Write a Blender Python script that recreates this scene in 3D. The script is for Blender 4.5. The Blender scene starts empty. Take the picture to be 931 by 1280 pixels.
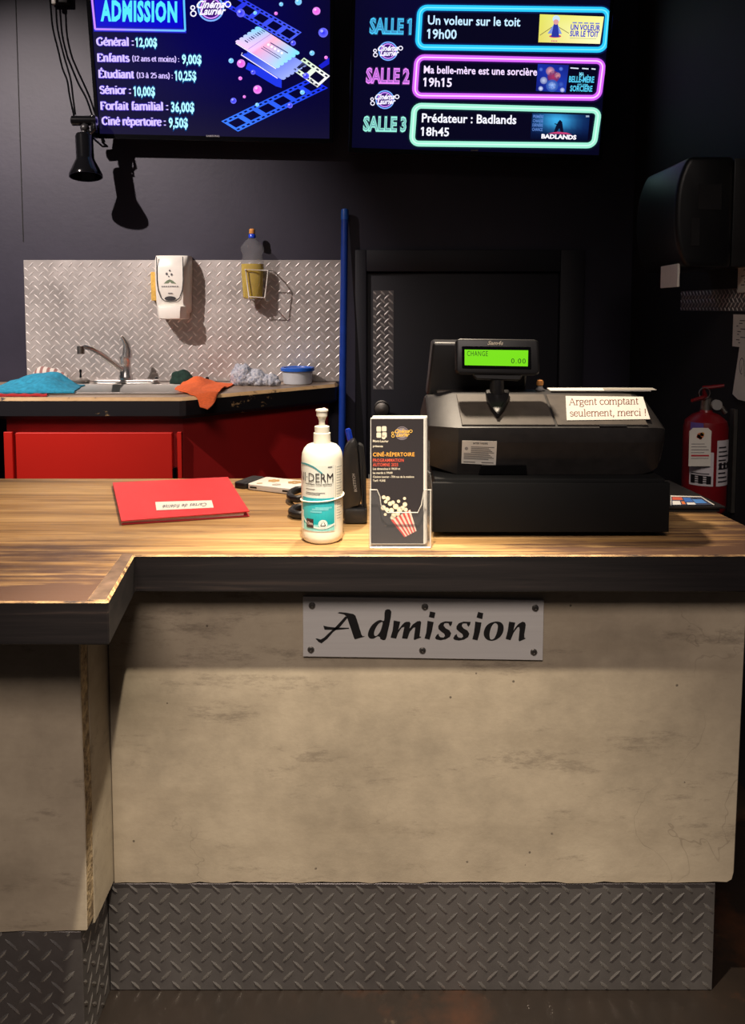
import bpy, bmesh, math, random
from mathutils import Vector, Matrix, noise
random.seed(7)
sc = bpy.context.scene
COL = sc.collection
V = Vector

# ------------------------------------------------------------------ camera, world, lights, exposure
EYE = 1.187
PITCH = math.radians(4.0)
FPX, CX, CY = 960.0, 465.5, 452.0
cam = bpy.data.objects.new('camera', bpy.data.cameras.new('camera'))
COL.objects.link(cam)
cam.location = (0, 0, EYE)
cam.rotation_euler = (math.radians(90) - PITCH, 0, 0)
cam.data.sensor_fit = 'VERTICAL'
cam.data.sensor_height = 24.0
cam.data.lens = 24.0 * FPX / 1280.0
cam.data.shift_y = -(640 - CY) / 1280.0
cam.data.clip_start = 0.02
sc.camera = cam
w = bpy.data.worlds.new('room_ambience'); sc.world = w; w.use_nodes = True
w.node_tree.nodes['Background'].inputs[0].default_value = (0.92, 0.88, 1.0, 1)
w.node_tree.nodes['Background'].inputs[1].default_value = 0.022
sc.view_settings.view_transform = 'Standard'
sc.view_settings.look = 'None'
sc.view_settings.gamma = 1.0
sc.view_settings.use_curve_mapping = False
sc.view_settings.exposure = 0.0

def light(name, kind, loc, target, energy, color, size=0.05, angle=60, blend=0.3):
    d = bpy.data.lights.new(name, kind)
    d.energy = energy; d.color = color
    if kind == 'SPOT':
        d.spot_size = math.radians(angle); d.spot_blend = blend; d.shadow_soft_size = size
    else:
        d.shape = 'RECTANGLE'; d.size = size; d.size_y = size * 0.6
    o = bpy.data.objects.new(name, d); COL.objects.link(o)
    o.location = loc
    o.rotation_euler = (V(target) - V(loc)).to_track_quat('-Z', 'Y').to_euler()
    return o
light('sink_spotlight', 'SPOT', (-1.85, 0.9, 2.85), (-1.05, 2.74, 1.26), 400, (1.0, 0.86, 0.80), 0.02, 46, 0.85)
light('counter_spotlight', 'SPOT', (0.06, 1.87, 2.35), (-0.10, 1.42, 0.80), 162, (1.0, 0.82, 0.62), 0.05, 64, 0.6)
light('front_spotlight', 'SPOT', (-0.04, 0.74, 2.30), (0.02, 0.84, 0.0), 380, (1.0, 0.88, 0.70), 0.02, 48, 0.7)
fill_area = light('fill_light', 'AREA', (-0.25, -1.0, 2.95), (0.0, 0.95, 0.1), 12.5, (1.0, 0.85, 0.76), 1.3)  # unseen soft fill, added behind the camera to lift the shaded front
fill_area.data.spread = math.radians(70)

# ------------------------------------------------------------------ measuring helpers
def ray(u, v):
    x = (u - CX) / FPX; y = -(v - CY) / FPX
    return V((x, math.cos(PITCH) + y * math.sin(PITCH), -math.sin(PITCH) + y * math.cos(PITCH)))
def P(u, v, Y):
    r = ray(u, v); return V((0, 0, EYE)) + r * (Y / r.y)
def PZ(u, v, z):
    r = ray(u, v); return V((0, 0, EYE)) + r * ((z - EYE) / r.z)
class Plane:
    def __init__(s, o, ux, uy):
        s.o = V(o); s.ux = V(ux).normalized(); s.uy = V(uy).normalized(); s.n = s.ux.cross(s.uy).normalized()
        if s.n.y > 0 and abs(s.n.y) > 0.2: s.n = -s.n
    def px(s, u, v, h=0.0):
        r = ray(u, v); t = (s.o - V((0, 0, EYE))).dot(s.n) / r.dot(s.n)
        return V((0, 0, EYE)) + r * t + s.n * h
    def at(s, a, b, h=0.0):
        return s.o + s.ux * a + s.uy * b + s.n * h
    def loc(s, q):
        d = V(q) - s.o; return d.dot(s.ux), d.dot(s.uy)
    def frame(s, a=0, b=0, h=0):
        p = s.at(a, b, h); n = s.ux.cross(s.uy)
        return Matrix(((s.ux.x, s.uy.x, n.x, p.x), (s.ux.y, s.uy.y, n.y, p.y), (s.ux.z, s.uy.z, n.z, p.z), (0, 0, 0, 1)))

# ------------------------------------------------------------------ materials
def lin(c):
    f = lambda x: (x / 12.92) if x <= 0.04045 else ((x + 0.055) / 1.055) ** 2.4
    return tuple(f(x / 255.0) for x in c[:3]) + (1.0,)
class NT:
    def __init__(s, name):
        m = bpy.data.materials.new(name); m.use_nodes = True
        s.m = m; s.t = m.node_tree; s.b = s.t.nodes['Principled BSDF']; s.tc = None
    def node(s, kind, **kw):
        n = s.t.nodes.new(kind)
        for k, v in kw.items():
            if k[0] == '_': setattr(n, k[1:], v)
            else: n.inputs[k.replace('_', ' ')].default_value = v
        return n
    def link(s, a, b): s.t.links.new(a, b)
    def coords(s, scale=(1, 1, 1), loc=(0, 0, 0)):
        if s.tc is None: s.tc = s.t.nodes.new('ShaderNodeTexCoord')
        mp = s.t.nodes.new('ShaderNodeMapping'); mp.inputs['Scale'].default_value = scale; mp.inputs['Location'].default_value = loc
        s.link(s.tc.outputs['Object'], mp.inputs['Vector']); return mp.outputs['Vector']
    def noise(s, scale, detail=6, rough=0.55, stretch=(1, 1, 1), loc=(0, 0, 0), dist=0.0):
        n = s.node('ShaderNodeTexNoise', Scale=scale, Detail=detail, Roughness=rough, Distortion=dist)
        s.link(s.coords(stretch, loc), n.inputs['Vector']); return n.outputs['Fac']
    def ramp(s, fac, stops):
        r = s.t.nodes.new('ShaderNodeValToRGB'); s.link(fac, r.inputs[0]); e = r.color_ramp.elements
        while len(e) < len(stops): e.new(0.5)
        for k, (pos, c) in enumerate(stops):
            e[k].position = pos; e[k].color = c if len(c) == 4 else tuple(c) + (1,)
        return r.outputs['Color']
    def mix(s, fac, a, b):
        n = s.t.nodes.new('ShaderNodeMix'); n.data_type = 'RGBA'
        for val, i in ((fac, 0), (a, 6), (b, 7)):
            if isinstance(val, (float, int, tuple)): n.inputs[i].default_value = val
            else: s.link(val, n.inputs[i])
        return n.outputs[2]
    def math(s, op, a, b=0.0, clamp=False):
        n = s.t.nodes.new('ShaderNodeMath'); n.operation = op; n.use_clamp = clamp
        for val, i in ((a, 0), (b, 1)):
            if isinstance(val, (float, int)): n.inputs[i].default_value = val
            else: s.link(val, n.inputs[i])
        return n.outputs[0]
    def axis(s, k):
        x = s.t.nodes.new('ShaderNodeSeparateXYZ'); s.link(s.coords(), x.inputs[0]); return x.outputs[k]
    def bump(s, h, strength=0.2, dist=0.01):
        b = s.node('ShaderNodeBump', Strength=strength, Distance=dist); s.link(h, b.inputs['Height']); s.link(b.outputs[0], s.b.inputs['Normal'])
    def color(s, c):
        if isinstance(c, tuple): s.b.inputs['Base Color'].default_value = c
        else: s.link(c, s.b.inputs['Base Color'])
    def pbr(s, rough=0.5, metal=0.0, **kw):
        s.b.inputs['Roughness'].default_value = rough; s.b.inputs['Metallic'].default_value = metal
        for k, v in kw.items(): s.b.inputs[k.replace('_', ' ')].default_value = v
        return s
BW = [(0, 0, 0, 1), (1, 1, 1, 1)]
def plain(name, rgb, rough=0.5, metal=0.0, var=0.12, scale=30, bump=0.0, **kw):
    n = NT(name); c = lin(rgb)
    d = tuple(x * (1 - var) for x in c[:3]) + (1,); l = tuple(min(1, x * (1 + var)) for x in c[:3]) + (1,)
    f = n.noise(scale, 4)
    n.color(n.ramp(f, [(0.3, d), (0.7, l)])); n.pbr(rough, metal, **kw)
    if bump: n.bump(f, bump, 0.004)
    return n.m
M = {}
def mk():
    M['black_plastic'] = plain('black_plastic', (30, 29, 30), 0.42)
    M['register_plastic'] = plain('register_plastic', (36, 33, 32), 0.5, var=0.2, scale=60, bump=0.05)
    M['drawer_black'] = plain('drawer_black', (8, 8, 9), 0.7, Specular_IOR_Level=0.25)
    M['gloss_black'] = plain('gloss_black', (12, 12, 14), 0.12)
    M['matte_black'] = plain('matte_black', (20, 20, 22), 0.8)
    M['grey_plastic'] = plain('grey_plastic', (150, 148, 146), 0.45)
    M['white_plastic'] = plain('white_plastic', (236, 232, 222), 0.35, var=0.03)
    M['cream_plastic'] = plain('cream_plastic', (240, 234, 216), 0.38, var=0.03)
    M['paper'] = plain('paper', (225, 220, 210), 0.85, var=0.04)
    M['kraft'] = plain('yellow_sponge', (214, 172, 84), 0.9, var=0.2, scale=120, bump=0.4)
    M['chrome'] = plain('chrome', (222, 220, 217), 0.24, 0.9, var=0.03)
    M['steel'] = plain('brushed_steel', (200, 195, 188), 0.3, 1.0, var=0.05)
    M['dark_plastic'] = plain('dark_plastic', (13, 13, 15), 0.4)
    M['wood_trim'] = plain('worn_trim_wood', (104, 82, 66), 0.5, var=0.35, scale=40)
    M['dusty_lit_plastic'] = plain('dusty_lit_plastic', (78, 70, 62), 0.55, var=0.2, scale=40)  # dust plus the spotlit tan of the register top, put into the colour
    M['dull_steel'] = plain('dull_steel', (150, 146, 140), 0.4, 1.0)
    M['blue_metal'] = plain('blue_enamel', (28, 66, 165), 0.3)
    M['blue_plastic'] = plain('blue_plastic', (32, 96, 200), 0.35)
    M['pen_blue'] = plain('pen_blue', (30, 70, 210), 0.25)
    M['red_ext'] = plain('extinguisher_red', (118, 16, 24), 0.35)
    M['teal_cloth'] = plain('teal_cloth', (40, 140, 172), 0.95, var=0.25, scale=90, bump=0.5)
    M['orange_cloth'] = plain('orange_cloth', (232, 106, 52), 0.95, var=0.12, scale=150, bump=0.4)
    M['red_cloth'] = plain('red_cloth', (175, 40, 40), 0.95, bump=0.4)
    M['green_cloth'] = plain('dark_green_cloth', (22, 50, 42), 0.95, var=0.3, scale=90, bump=0.5)
    M['folder_red'] = plain('folder_red', (214, 52, 58), 0.45, var=0.05, scale=10)
    M['folder_edge'] = plain('folder_edge', (190, 40, 48), 0.5)
    M['frosted'] = plain('frosted_plastic', (226, 230, 234), 0.35, var=0.05, Alpha=0.7)
    M['brown_leather'] = plain('yellowed_sticker', (190, 160, 120), 0.6)
    M['orange'] = plain('orange_plastic', (220, 150, 80), 0.5)
    n = NT('clear_acrylic'); n.color((0.3, 0.3, 0.3, 1)); n.pbr(0.03, 0, Alpha=0.09, IOR=1.49); M['acrylic'] = n.m
    n = NT('acrylic_edge'); n.color(lin((225, 220, 208))); n.pbr(0.2, 0, Alpha=0.75); M['acrylic_edge'] = n.m
    n = NT('clear_bottle'); n.color((0.3, 0.3, 0.32, 1)); n.pbr(0.05, 0, Alpha=0.24, IOR=1.45); M['clear_bottle'] = n.m
    n = NT('dish_soap'); n.color(n.ramp(n.noise(14, 3), [(0.3, lin((206, 172, 10))), (0.7, lin((232, 204, 24)))])); n.pbr(0.15, 0, Alpha=0.88); M['soap'] = n.m
    # black painted wall with scuffs
    n = NT('black_wall_paint')
    base = n.ramp(n.noise(3.5, 8, 0.6), [(0.3, lin((33, 31, 47))), (0.7, lin((44, 41, 58)))])
    sc_ = n.ramp(n.noise(6, 10, 0.7, (1, 1, 0.25)), [(0.68, (0, 0, 0, 1)), (0.74, (1, 1, 1, 1))])
    n.color(n.mix(n.math('MULTIPLY', sc_, 0.12), base, lin((110, 100, 98)))); n.pbr(0.55); n.bump(n.noise(60, 3), 0.12, 0.003); M['wall'] = n.m
    M['door_paint'] = plain('door_black_paint', (24, 24, 34), 0.6, scale=5)
    M['side_wall'] = plain('side_wall_paint', (26, 25, 29), 0.7, scale=4)
    # concrete
    n = NT('cast_concrete')
    a = n.noise(3.0, 10, 0.7); b = n.noise(9, 8, 0.65, (0.35, 1, 1.6)); st = n.noise(11, 10, 0.8, (0.4, 1, 1.6), (3, 0, 1))
    c = n.ramp(a, [(0.3, lin((136, 124, 106))), (0.5, lin((164, 150, 129))), (0.72, lin((184, 170, 147)))])
    c = n.mix(n.math('MULTIPLY', n.ramp(b, [(0.48, BW[0]), (0.72, BW[1])]), 0.4), c, lin((132, 118, 98)))
    c = n.mix(n.math('MULTIPLY', n.ramp(st, [(0.56, BW[0]), (0.66, BW[1])]), 0.6), c, lin((104, 92, 78)))
    wv = n.noise(3.2, 4, 0.5, (1, 1, 1.2), (7, 2, 5), 1.2)
    crack = n.math('LESS_THAN', n.math('ABSOLUTE', n.math('SUBTRACT', wv, 0.5)), 0.0022)
    cm = n.ramp(n.noise(2.0, 2, 0.5, (1, 1, 1), (11, 4, 2)), [(0.55, BW[0]), (0.62, BW[1])])
    c = n.mix(n.math('MULTIPLY', n.math('MULTIPLY', crack, cm), 0.3), c, lin((88, 76, 62)))
    pit = n.t.nodes.new('ShaderNodeTexVoronoi'); pit.inputs['Scale'].default_value = 34; n.link(n.coords(), pit.inputs['Vector'])
    pm = n.math('LESS_THAN', pit.outputs['Distance'], 0.075)
    pk = n.math('MULTIPLY', pm, n.ramp(n.noise(11, 2, 0.5, (1, 1, 1), (2, 9, 4)), [(0.58, BW[0]), (0.6, BW[1])]))
    c = n.mix(n.math('MULTIPLY', pk, 0.8), c, lin((70, 60, 50)))
    n.color(c); n.pbr(0.82); n.bump(n.noise(40, 6, 0.6), 0.15, 0.003); M['concrete'] = n.m
    n = NT('broken_concrete_edge'); n.color(n.ramp(n.noise(60, 6, 0.7), [(0.35, lin((80, 62, 45))), (0.65, lin((190, 165, 125)))])); n.pbr(0.9); n.bump(n.noise(80, 5), 0.8, 0.004); M['concrete_edge'] = n.m
    # worn counter wood
    n = NT('worn_counter_wood')
    g1 = n.noise(1.0, 9, 0.62, (1.6, 42, 10), dist=0.35); g2 = n.noise(1.0, 6, 0.6, (6, 120, 20), (3, 1, 0))
    c = n.ramp(g1, [(0.3, lin((104, 78, 46))), (0.45, lin((160, 122, 74))), (0.62, lin((192, 154, 102)))])
    c = n.mix(n.math('MULTIPLY', n.ramp(g2, [(0.45, BW[0]), (0.62, BW[1])]), 0.35), c, lin((96, 66, 40)))
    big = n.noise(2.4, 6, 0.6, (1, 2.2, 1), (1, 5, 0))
    wear_shade = n.math('ADD', n.math('MULTIPLY', n.axis(1), -1.6), n.math('MULTIPLY', big, 1.3))
    wear_shade = n.math('ADD', wear_shade, n.math('MULTIPLY', n.math('MAXIMUM', n.math('SUBTRACT', n.axis(0), 0.48), 0.0), 0.75))  # toward +X: dark stain plus the cash drawer's shadow, put into the wood colour
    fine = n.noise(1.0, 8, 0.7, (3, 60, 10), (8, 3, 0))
    wear_shade = n.math('ADD', wear_shade, n.math('MULTIPLY', fine, 1.3))
    c = n.mix(n.ramp(n.math('SUBTRACT', wear_shade, 0.9), [(0.58, BW[0]), (0.86, BW[1])]), c, lin((88, 64, 50)))
    n.color(c); n.pbr(0.42); n.bump(g1, 0.12, 0.003); M['wood'] = n.m
    n = NT('black_stained_edge')
    g = n.noise(1.0, 8, 0.65, (2, 20, 70), dist=0.3)
    c = n.ramp(g, [(0.35, lin((18, 15, 16))), (0.62, lin((32, 27, 27))), (0.78, lin((66, 54, 48)))])
    n.color(c); n.pbr(0.5); n.bump(g, 0.12, 0.002); M['black_edge'] = n.m
    n = NT('worn_edge')
    n.color(n.ramp(n.noise(1.0, 8, 0.7, (14, 60, 60)), [(0.38, lin((60, 46, 38))), (0.48, lin((150, 116, 78))), (0.62, lin((214, 178, 124)))])); n.pbr(0.6); M['worn_edge'] = n.m
    n = NT('sink_counter_laminate')
    n.color(n.ramp(n.noise(1.0, 7, 0.65, (2.5, 16, 6)), [(0.32, lin((92, 80, 72))), (0.5, lin((146, 126, 108))), (0.7, lin((176, 154, 130)))])); n.pbr(0.4); M['laminate'] = n.m
    n = NT('chipped_black_edge')
    ch = n.ramp(n.noise(7, 10, 0.75, (1, 1, 1.6)), [(0.62, BW[0]), (0.65, BW[1])])
    n.color(n.mix(ch, lin((30, 29, 33)), lin((196, 160, 112)))); n.pbr(0.45); M['chipped'] = n.m
    n = NT('chipped_arris')
    n.color(n.ramp(n.noise(9, 8, 0.7, (1, 1, 1)), [(0.36, lin((50, 42, 38))), (0.42, lin((196, 160, 110))), (0.7, lin((216, 184, 138)))])); n.pbr(0.6); M['chipped_arris'] = n.m
    # aluminium tread plate
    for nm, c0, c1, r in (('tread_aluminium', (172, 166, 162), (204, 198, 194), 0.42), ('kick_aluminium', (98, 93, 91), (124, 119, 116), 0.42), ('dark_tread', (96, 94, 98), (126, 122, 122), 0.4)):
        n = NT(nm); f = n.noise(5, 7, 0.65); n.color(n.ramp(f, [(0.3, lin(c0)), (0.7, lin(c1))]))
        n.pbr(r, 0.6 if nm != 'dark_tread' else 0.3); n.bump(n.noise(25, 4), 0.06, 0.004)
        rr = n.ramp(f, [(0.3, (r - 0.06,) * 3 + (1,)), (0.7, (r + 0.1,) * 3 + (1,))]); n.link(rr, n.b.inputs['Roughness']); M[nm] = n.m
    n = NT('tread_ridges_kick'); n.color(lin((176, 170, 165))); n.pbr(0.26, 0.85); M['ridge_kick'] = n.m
    n = NT('tread_ridges'); n.color(lin((210, 204, 200))); n.pbr(0.42, 0.25); M['ridge'] = n.m
    n = NT('sign_aluminium'); n.color(n.ramp(n.noise(1.0, 5, 0.6, (3, 3, 160)), [(0.3, lin((214, 210, 206))), (0.7, lin((222, 219, 215)))])); n.pbr(0.5, 0.25); M['sign'] = n.m
    # red cabinet paint
    M['red_body'] = plain('cabinet_red_paint', (158, 22, 20), 0.5, var=0.15, scale=3)
    M['red_door'] = plain('door_red_paint', (214, 36, 24), 0.45, var=0.06, scale=3)
    # floor
    n = NT('polished_brown_floor'); a = n.noise(3, 9, 0.65); b = n.noise(22, 6, 0.7)
    c = n.ramp(a, [(0.3, lin((20, 15, 11))), (0.55, lin((30, 22, 16))), (0.75, lin((70, 40, 22)))])
    c = n.mix(n.math('MULTIPLY', n.ramp(b, [(0.66, BW[0]), (0.74, BW[1])]), 0.35), c, lin((100, 86, 70)))
    n.color(c); n.pbr(0.5, 0, Specular_IOR_Level=0.3); n.bump(b, 0.1, 0.003); M['floor'] = n.m
    # fuzzy rag
    n = NT('terry_rag'); f = n.noise(110, 4, 0.6); n.color(n.ramp(f, [(0.3, lin((120, 130, 152))), (0.5, lin((186, 190, 200))), (0.7, lin((222, 222, 224)))])); n.pbr(0.95); n.bump(f, 0.9, 0.01); M['rag'] = n.m
    n = NT('striped_cloth'); x = n.t.nodes.new('ShaderNodeTexWave'); x.inputs['Scale'].default_value = 14; n.link(n.coords((1, 0, 0)), x.inputs['Vector'])
    n.color(n.ramp(x.outputs['Fac'], [(0.35, lin((150, 110, 104))), (0.5, lin((214, 206, 196)))])); n.pbr(0.95); M['striped'] = n.m
    # printed matter and lit screens take their artwork colours from the mesh
    n = NT('printed_ink'); at = n.t.nodes.new('ShaderNodeAttribute'); at.attribute_name = 'ink'; n.color(at.outputs['Color']); n.pbr(0.6); M['ink'] = n.m
    n = NT('glossy_print'); at = n.t.nodes.new('ShaderNodeAttribute'); at.attribute_name = 'ink'; n.color(at.outputs['Color']); n.pbr(0.3); M['gloss_ink'] = n.m
    for nm, k, r in (('lit_screen', 1.2, 0.25), ('lit_lcd', 1.0, 0.4)):
        n = NT(nm); at = n.t.nodes.new('ShaderNodeAttribute'); at.attribute_name = 'ink'
        n.color((0.004, 0.004, 0.006, 1)); n.link(at.outputs['Color'], n.b.inputs['Emission Color']); n.b.inputs['Emission Strength'].default_value = k; n.pbr(r, 0, Specular_IOR_Level=0.3); M[nm] = n.m
mk()

# ------------------------------------------------------------------ mesh helpers
class MB:
    def __init__(s): s.bm = bmesh.new(); s.mi = 0
    def add(s, verts, faces, mi=None, M_=None):
        vs = [s.bm.verts.new(M_ @ V(v) if M_ else V(v)) for v in verts]; out = []
        for f in faces:
            try:
                fc = s.bm.faces.new([vs[i] for i in f]); fc.material_index = s.mi if mi is None else mi; out.append(fc)
            except ValueError: pass
        return vs, out
    def merge(s, b2, mi=None, M_=None, keep=False):
        b2.verts.index_update()
        vs = [s.bm.verts.new(M_ @ v.co if M_ else v.co) for v in b2.verts]
        for f in b2.faces:
            try:
                fc = s.bm.faces.new([vs[v.index] for v in f.verts]); fc.material_index = f.material_index if keep else (s.mi if mi is None else mi)
            except ValueError: pass
        b2.free()
    def box(s, lo, hi, bev=0.0, seg=2, mi=None, M_=None):
        b = bmesh.new(); lo, hi = V(lo), V(hi)
        bmesh.ops.create_cube(b, size=1.0)
        for v in b.verts: v.co = V(((lo[k] + hi[k]) / 2 + v.co[k] * (hi[k] - lo[k])) for k in range(3)) if False else V([(lo[k] + hi[k]) / 2 + v.co[k] * (hi[k] - lo[k]) for k in range(3)])
        if bev: bmesh.ops.bevel(b, geom=b.edges[:], offset=bev, segments=seg, profile=0.5, affect='EDGES')
        s.merge(b, mi, M_); return s
    def prism(s, pts, z0, z1, bev=0.0, seg=2, mi=None, M_=None, holes=(), bevel_top_only=False, mats=None):
        b = bmesh.new(); loops = [pts] + list(holes); edges = []
        for lp in loops:
            vs = [b.verts.new((p[0], p[1], z0)) for p in lp]
            for i in range(len(vs)): edges.append(b.edges.new((vs[i], vs[(i + 1) % len(vs)])))
        if holes: bmesh.ops.triangle_fill(b, edges=edges, use_beauty=True)
        else: b.faces.new([v for v in b.verts])
        r = bmesh.ops.extrude_face_region(b, geom=b.faces[:])
        for g in r['geom']:
            if isinstance(g, bmesh.types.BMVert): g.co.z = z1
        bmesh.ops.recalc_face_normals(b, faces=b.faces[:])
        if bev:
            ed = [e for e in b.edges if len(e.link_faces) == 2 and e.calc_face_angle(0) > 0.3]
            if bevel_top_only: ed = [e for e in ed if max(v.co.z for v in e.verts) > max(z0, z1) - 1e-6]
            bmesh.ops.bevel(b, geom=ed, offset=bev, segments=seg, profile=0.5, affect='EDGES')
        if mats:
            b.normal_update()
            for f in b.faces: f.material_index = mats(f)
        s.merge(b, mi, M_, keep=bool(mats)); return s
    def lathe(s, prof, M_=None, n=32, mi=None, caps=True, sx=1.0, sy=1.0):
        verts = []; faces = []
        for r, z in prof:
            for k in range(n):
                a = 2 * math.pi * k / n; verts.append((r * math.cos(a) * sx, r * math.sin(a) * sy, z))
        for i in range(len(prof) - 1):
            for k in range(n):
                faces.append((i * n + k, i * n + (k + 1) % n, (i + 1) * n + (k + 1) % n, (i + 1) * n + k))
        if caps:
            faces.append(tuple(range(n))[::-1]); faces.append(tuple((len(prof) - 1) * n + k for k in range(n)))
        s.add(verts, faces, mi, M_); return s
    def tube(s, pts, r, n=8, closed=False, mi=None, caps=True):
        pts = [V(p) for p in pts]; N = len(pts); rs = r if isinstance(r, (list, tuple)) else [r] * N
        verts = []; faces = []; up = None
        for i, p in enumerate(pts):
            a = pts[(i - 1) % N] if (closed or i > 0) else p; b = pts[(i + 1) % N] if (closed or i < N - 1) else p
            t = (b - a).normalized()
            if up is None: up = t.orthogonal().normalized()
            up = (up - t * up.dot(t)).normalized() if (up - t * up.dot(t)).length > 1e-6 else t.orthogonal().normalized()
            sd = t.cross(up)
            for k in range(n):
                an = 2 * math.pi * k / n; verts.append(p + (up * math.cos(an) + sd * math.sin(an)) * rs[i])
        for i in range(N if closed else N - 1):
            for k in range(n):
                j = (i + 1) % N; faces.append((i * n + k, i * n + (k + 1) % n, j * n + (k + 1) % n, j * n + k))
        if caps and not closed:
            faces.append(tuple(range(n))[::-1]); faces.append(tuple((N - 1) * n + k for k in range(n)))
        s.add(verts, faces, mi); return s
    def cyl(s, a, b, r, n=20, r2=None, mi=None):
        s.tube([a, b], [r, r if r2 is None else r2], n, mi=mi); return s
    def loft(s, secs, mi=None, caps=True):
        n = len(secs[0]); verts = [p for q in secs for p in q]; faces = []
        for i in range(len(secs) - 1):
            for k in range(n): faces.append((i * n + k, i * n + (k + 1) % n, (i + 1) * n + (k + 1) % n, (i + 1) * n + k))
        if caps:
            faces.append(tuple(range(n))[::-1]); faces.append(tuple((len(secs) - 1) * n + k for k in range(n)))
        s.add(verts, faces, mi); return s
    def ball(s, c, r, sub=2, mi=None, scale=(1, 1, 1), fn=None):
        b = bmesh.new(); bmesh.ops.create_icosphere(b, subdivisions=sub, radius=1.0)
        for v in b.verts:
            d = v.co.copy(); q = V((d.x * scale[0], d.y * scale[1], d.z * scale[2])) * r
            v.co = V(c) + (fn(q) if fn else q)
        s.merge(b, mi); return s
W = {}
def obj(name, mb, mats, parent=None, smooth=35, origin=None):
    bm = mb.bm; bm.normal_update()
    bmesh.ops.recalc_face_normals(bm, faces=bm.faces[:])
    if smooth:
        for f in bm.faces: f.smooth = True
        for e in bm.edges:
            if len(e.link_faces) == 2 and e.calc_face_angle(0) > math.radians(smooth): e.smooth = False
    if parent is not None: T = W[parent]
    else:
        if origin is None:
            xs = [v.co for v in bm.verts]
            lo = V([min(c[k] for c in xs) for k in range(3)]); hi = V([max(c[k] for c in xs) for k in range(3)])
            origin = ((lo.x + hi.x) / 2, (lo.y + hi.y) / 2, lo.z)
        T = Matrix.Translation(V(origin))
    bm.transform(T.inverted())
    me = bpy.data.meshes.new(name); bm.to_mesh(me); bm.free()
    for m in (mats if isinstance(mats, (list, tuple)) else [mats]): me.materials.append(M[m])
    o = bpy.data.objects.new(name, me); COL.objects.link(o)
    if parent is not None: o.parent = parent
    else: o.matrix_world = T; o.location = T.translation
    W[o] = T if parent is None else W[parent]
    return o
def tag(o, label, cat, group=None, kind=None):
    o['label'] = label
    if cat: o['category'] = cat
    if group: o['group'] = group
    if kind: o['kind'] = kind
    return o
def thing(name, loc, label, cat, group=None):
    o = bpy.data.objects.new(name, None); COL.objects.link(o); o.location = loc; o.empty_display_size = 0.05
    W[o] = Matrix.Translation(V(loc)); return tag(o, label, cat, group)
def struct(name, mb, mats, parent=None, smooth=35):
    o = obj(name, mb, mats, parent, smooth)
    if parent is None: o['kind'] = 'structure'
    return o

# ------------------------------------------------------------------ lettering
_tc = {}
def text2d(s, offset=0.0, shear=0.0, spacing=1.0, res=2):
    key = (s, offset, shear, spacing)
    if key in _tc: return _tc[key]
    c = bpy.data.curves.new('lettering', 'FONT'); c.body = s; c.size = 1.0; c.offset = offset; c.shear = shear; c.space_character = spacing; c.resolution_u = res
    o = bpy.data.objects.new('lettering', c); COL.objects.link(o)
    me = o.to_mesh(); vs = [(v.co.x, v.co.y) for v in me.vertices]; fs = [tuple(p.vertices) for p in me.polygons]; o.to_mesh_clear()
    for i, ch in enumerate(s):                      # figure one gets its flag
        if ch == '1' and len(s) < 24:
            c.body = s[:i + 1]; m2 = o.to_mesh(); xr = max(v.co.x for v in m2.vertices); o.to_mesh_clear(); st = 0.1 + 2 * offset; top = CAP + offset
            k = len(vs); vs += [(xr - st * .9, top), (xr - st * .9, top - .14 - offset), (xr - st - .09 - offset, top - .21 - offset), (xr - st - .09 - offset, top - .09)]; fs.append((k, k + 1, k + 2, k + 3))
    COL.objects.unlink(o); bpy.data.objects.remove(o); bpy.data.curves.remove(c)
    _tc[key] = (vs, fs); return vs, fs
CAP = max(v[1] for v in text2d('H')[0])
def fill2d(loops):
    c = bpy.data.curves.new('outline', 'CURVE'); c.dimensions = '2D'; c.fill_mode = 'BOTH'
    for lp in loops:
        sp = c.splines.new('POLY'); sp.points.add(len(lp) - 1); sp.use_cyclic_u = True
        for p_, q in zip(sp.points, lp): p_.co = (q[0], q[1], 0, 1)
    o = bpy.data.objects.new('outline', c); COL.objects.link(o)
    me = o.to_mesh(); vs = [(v.co.x, v.co.y) for v in me.vertices]; fs = [tuple(p.vertices) for p in me.polygons]; o.to_mesh_clear()
    COL.objects.unlink(o); bpy.data.objects.remove(o); bpy.data.curves.remove(c)
    return vs, fs
def crom(pts, k=4):
    out = []; n = len(pts)
    cl = pts[0] == pts[-1]
    for i in range(n - 1):
        p1, p2 = pts[i], pts[i + 1]
        p0 = pts[i - 1] if i > 0 else (pts[-2] if cl else p1); p3 = pts[i + 2] if i + 2 < n else (pts[1] if cl else p2)
        for j in range(k):
            t = j / k
            out.append(tuple(0.5 * (2 * p1[a] + (p2[a] - p0[a]) * t + (2 * p0[a] - 5 * p1[a] + 4 * p2[a] - p3[a]) * t * t + (3 * p1[a] - p0[a] - 3 * p2[a] + p3[a]) * t ** 3) for a in (0, 1)))
    out.append(pts[-1]); return out
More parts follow.
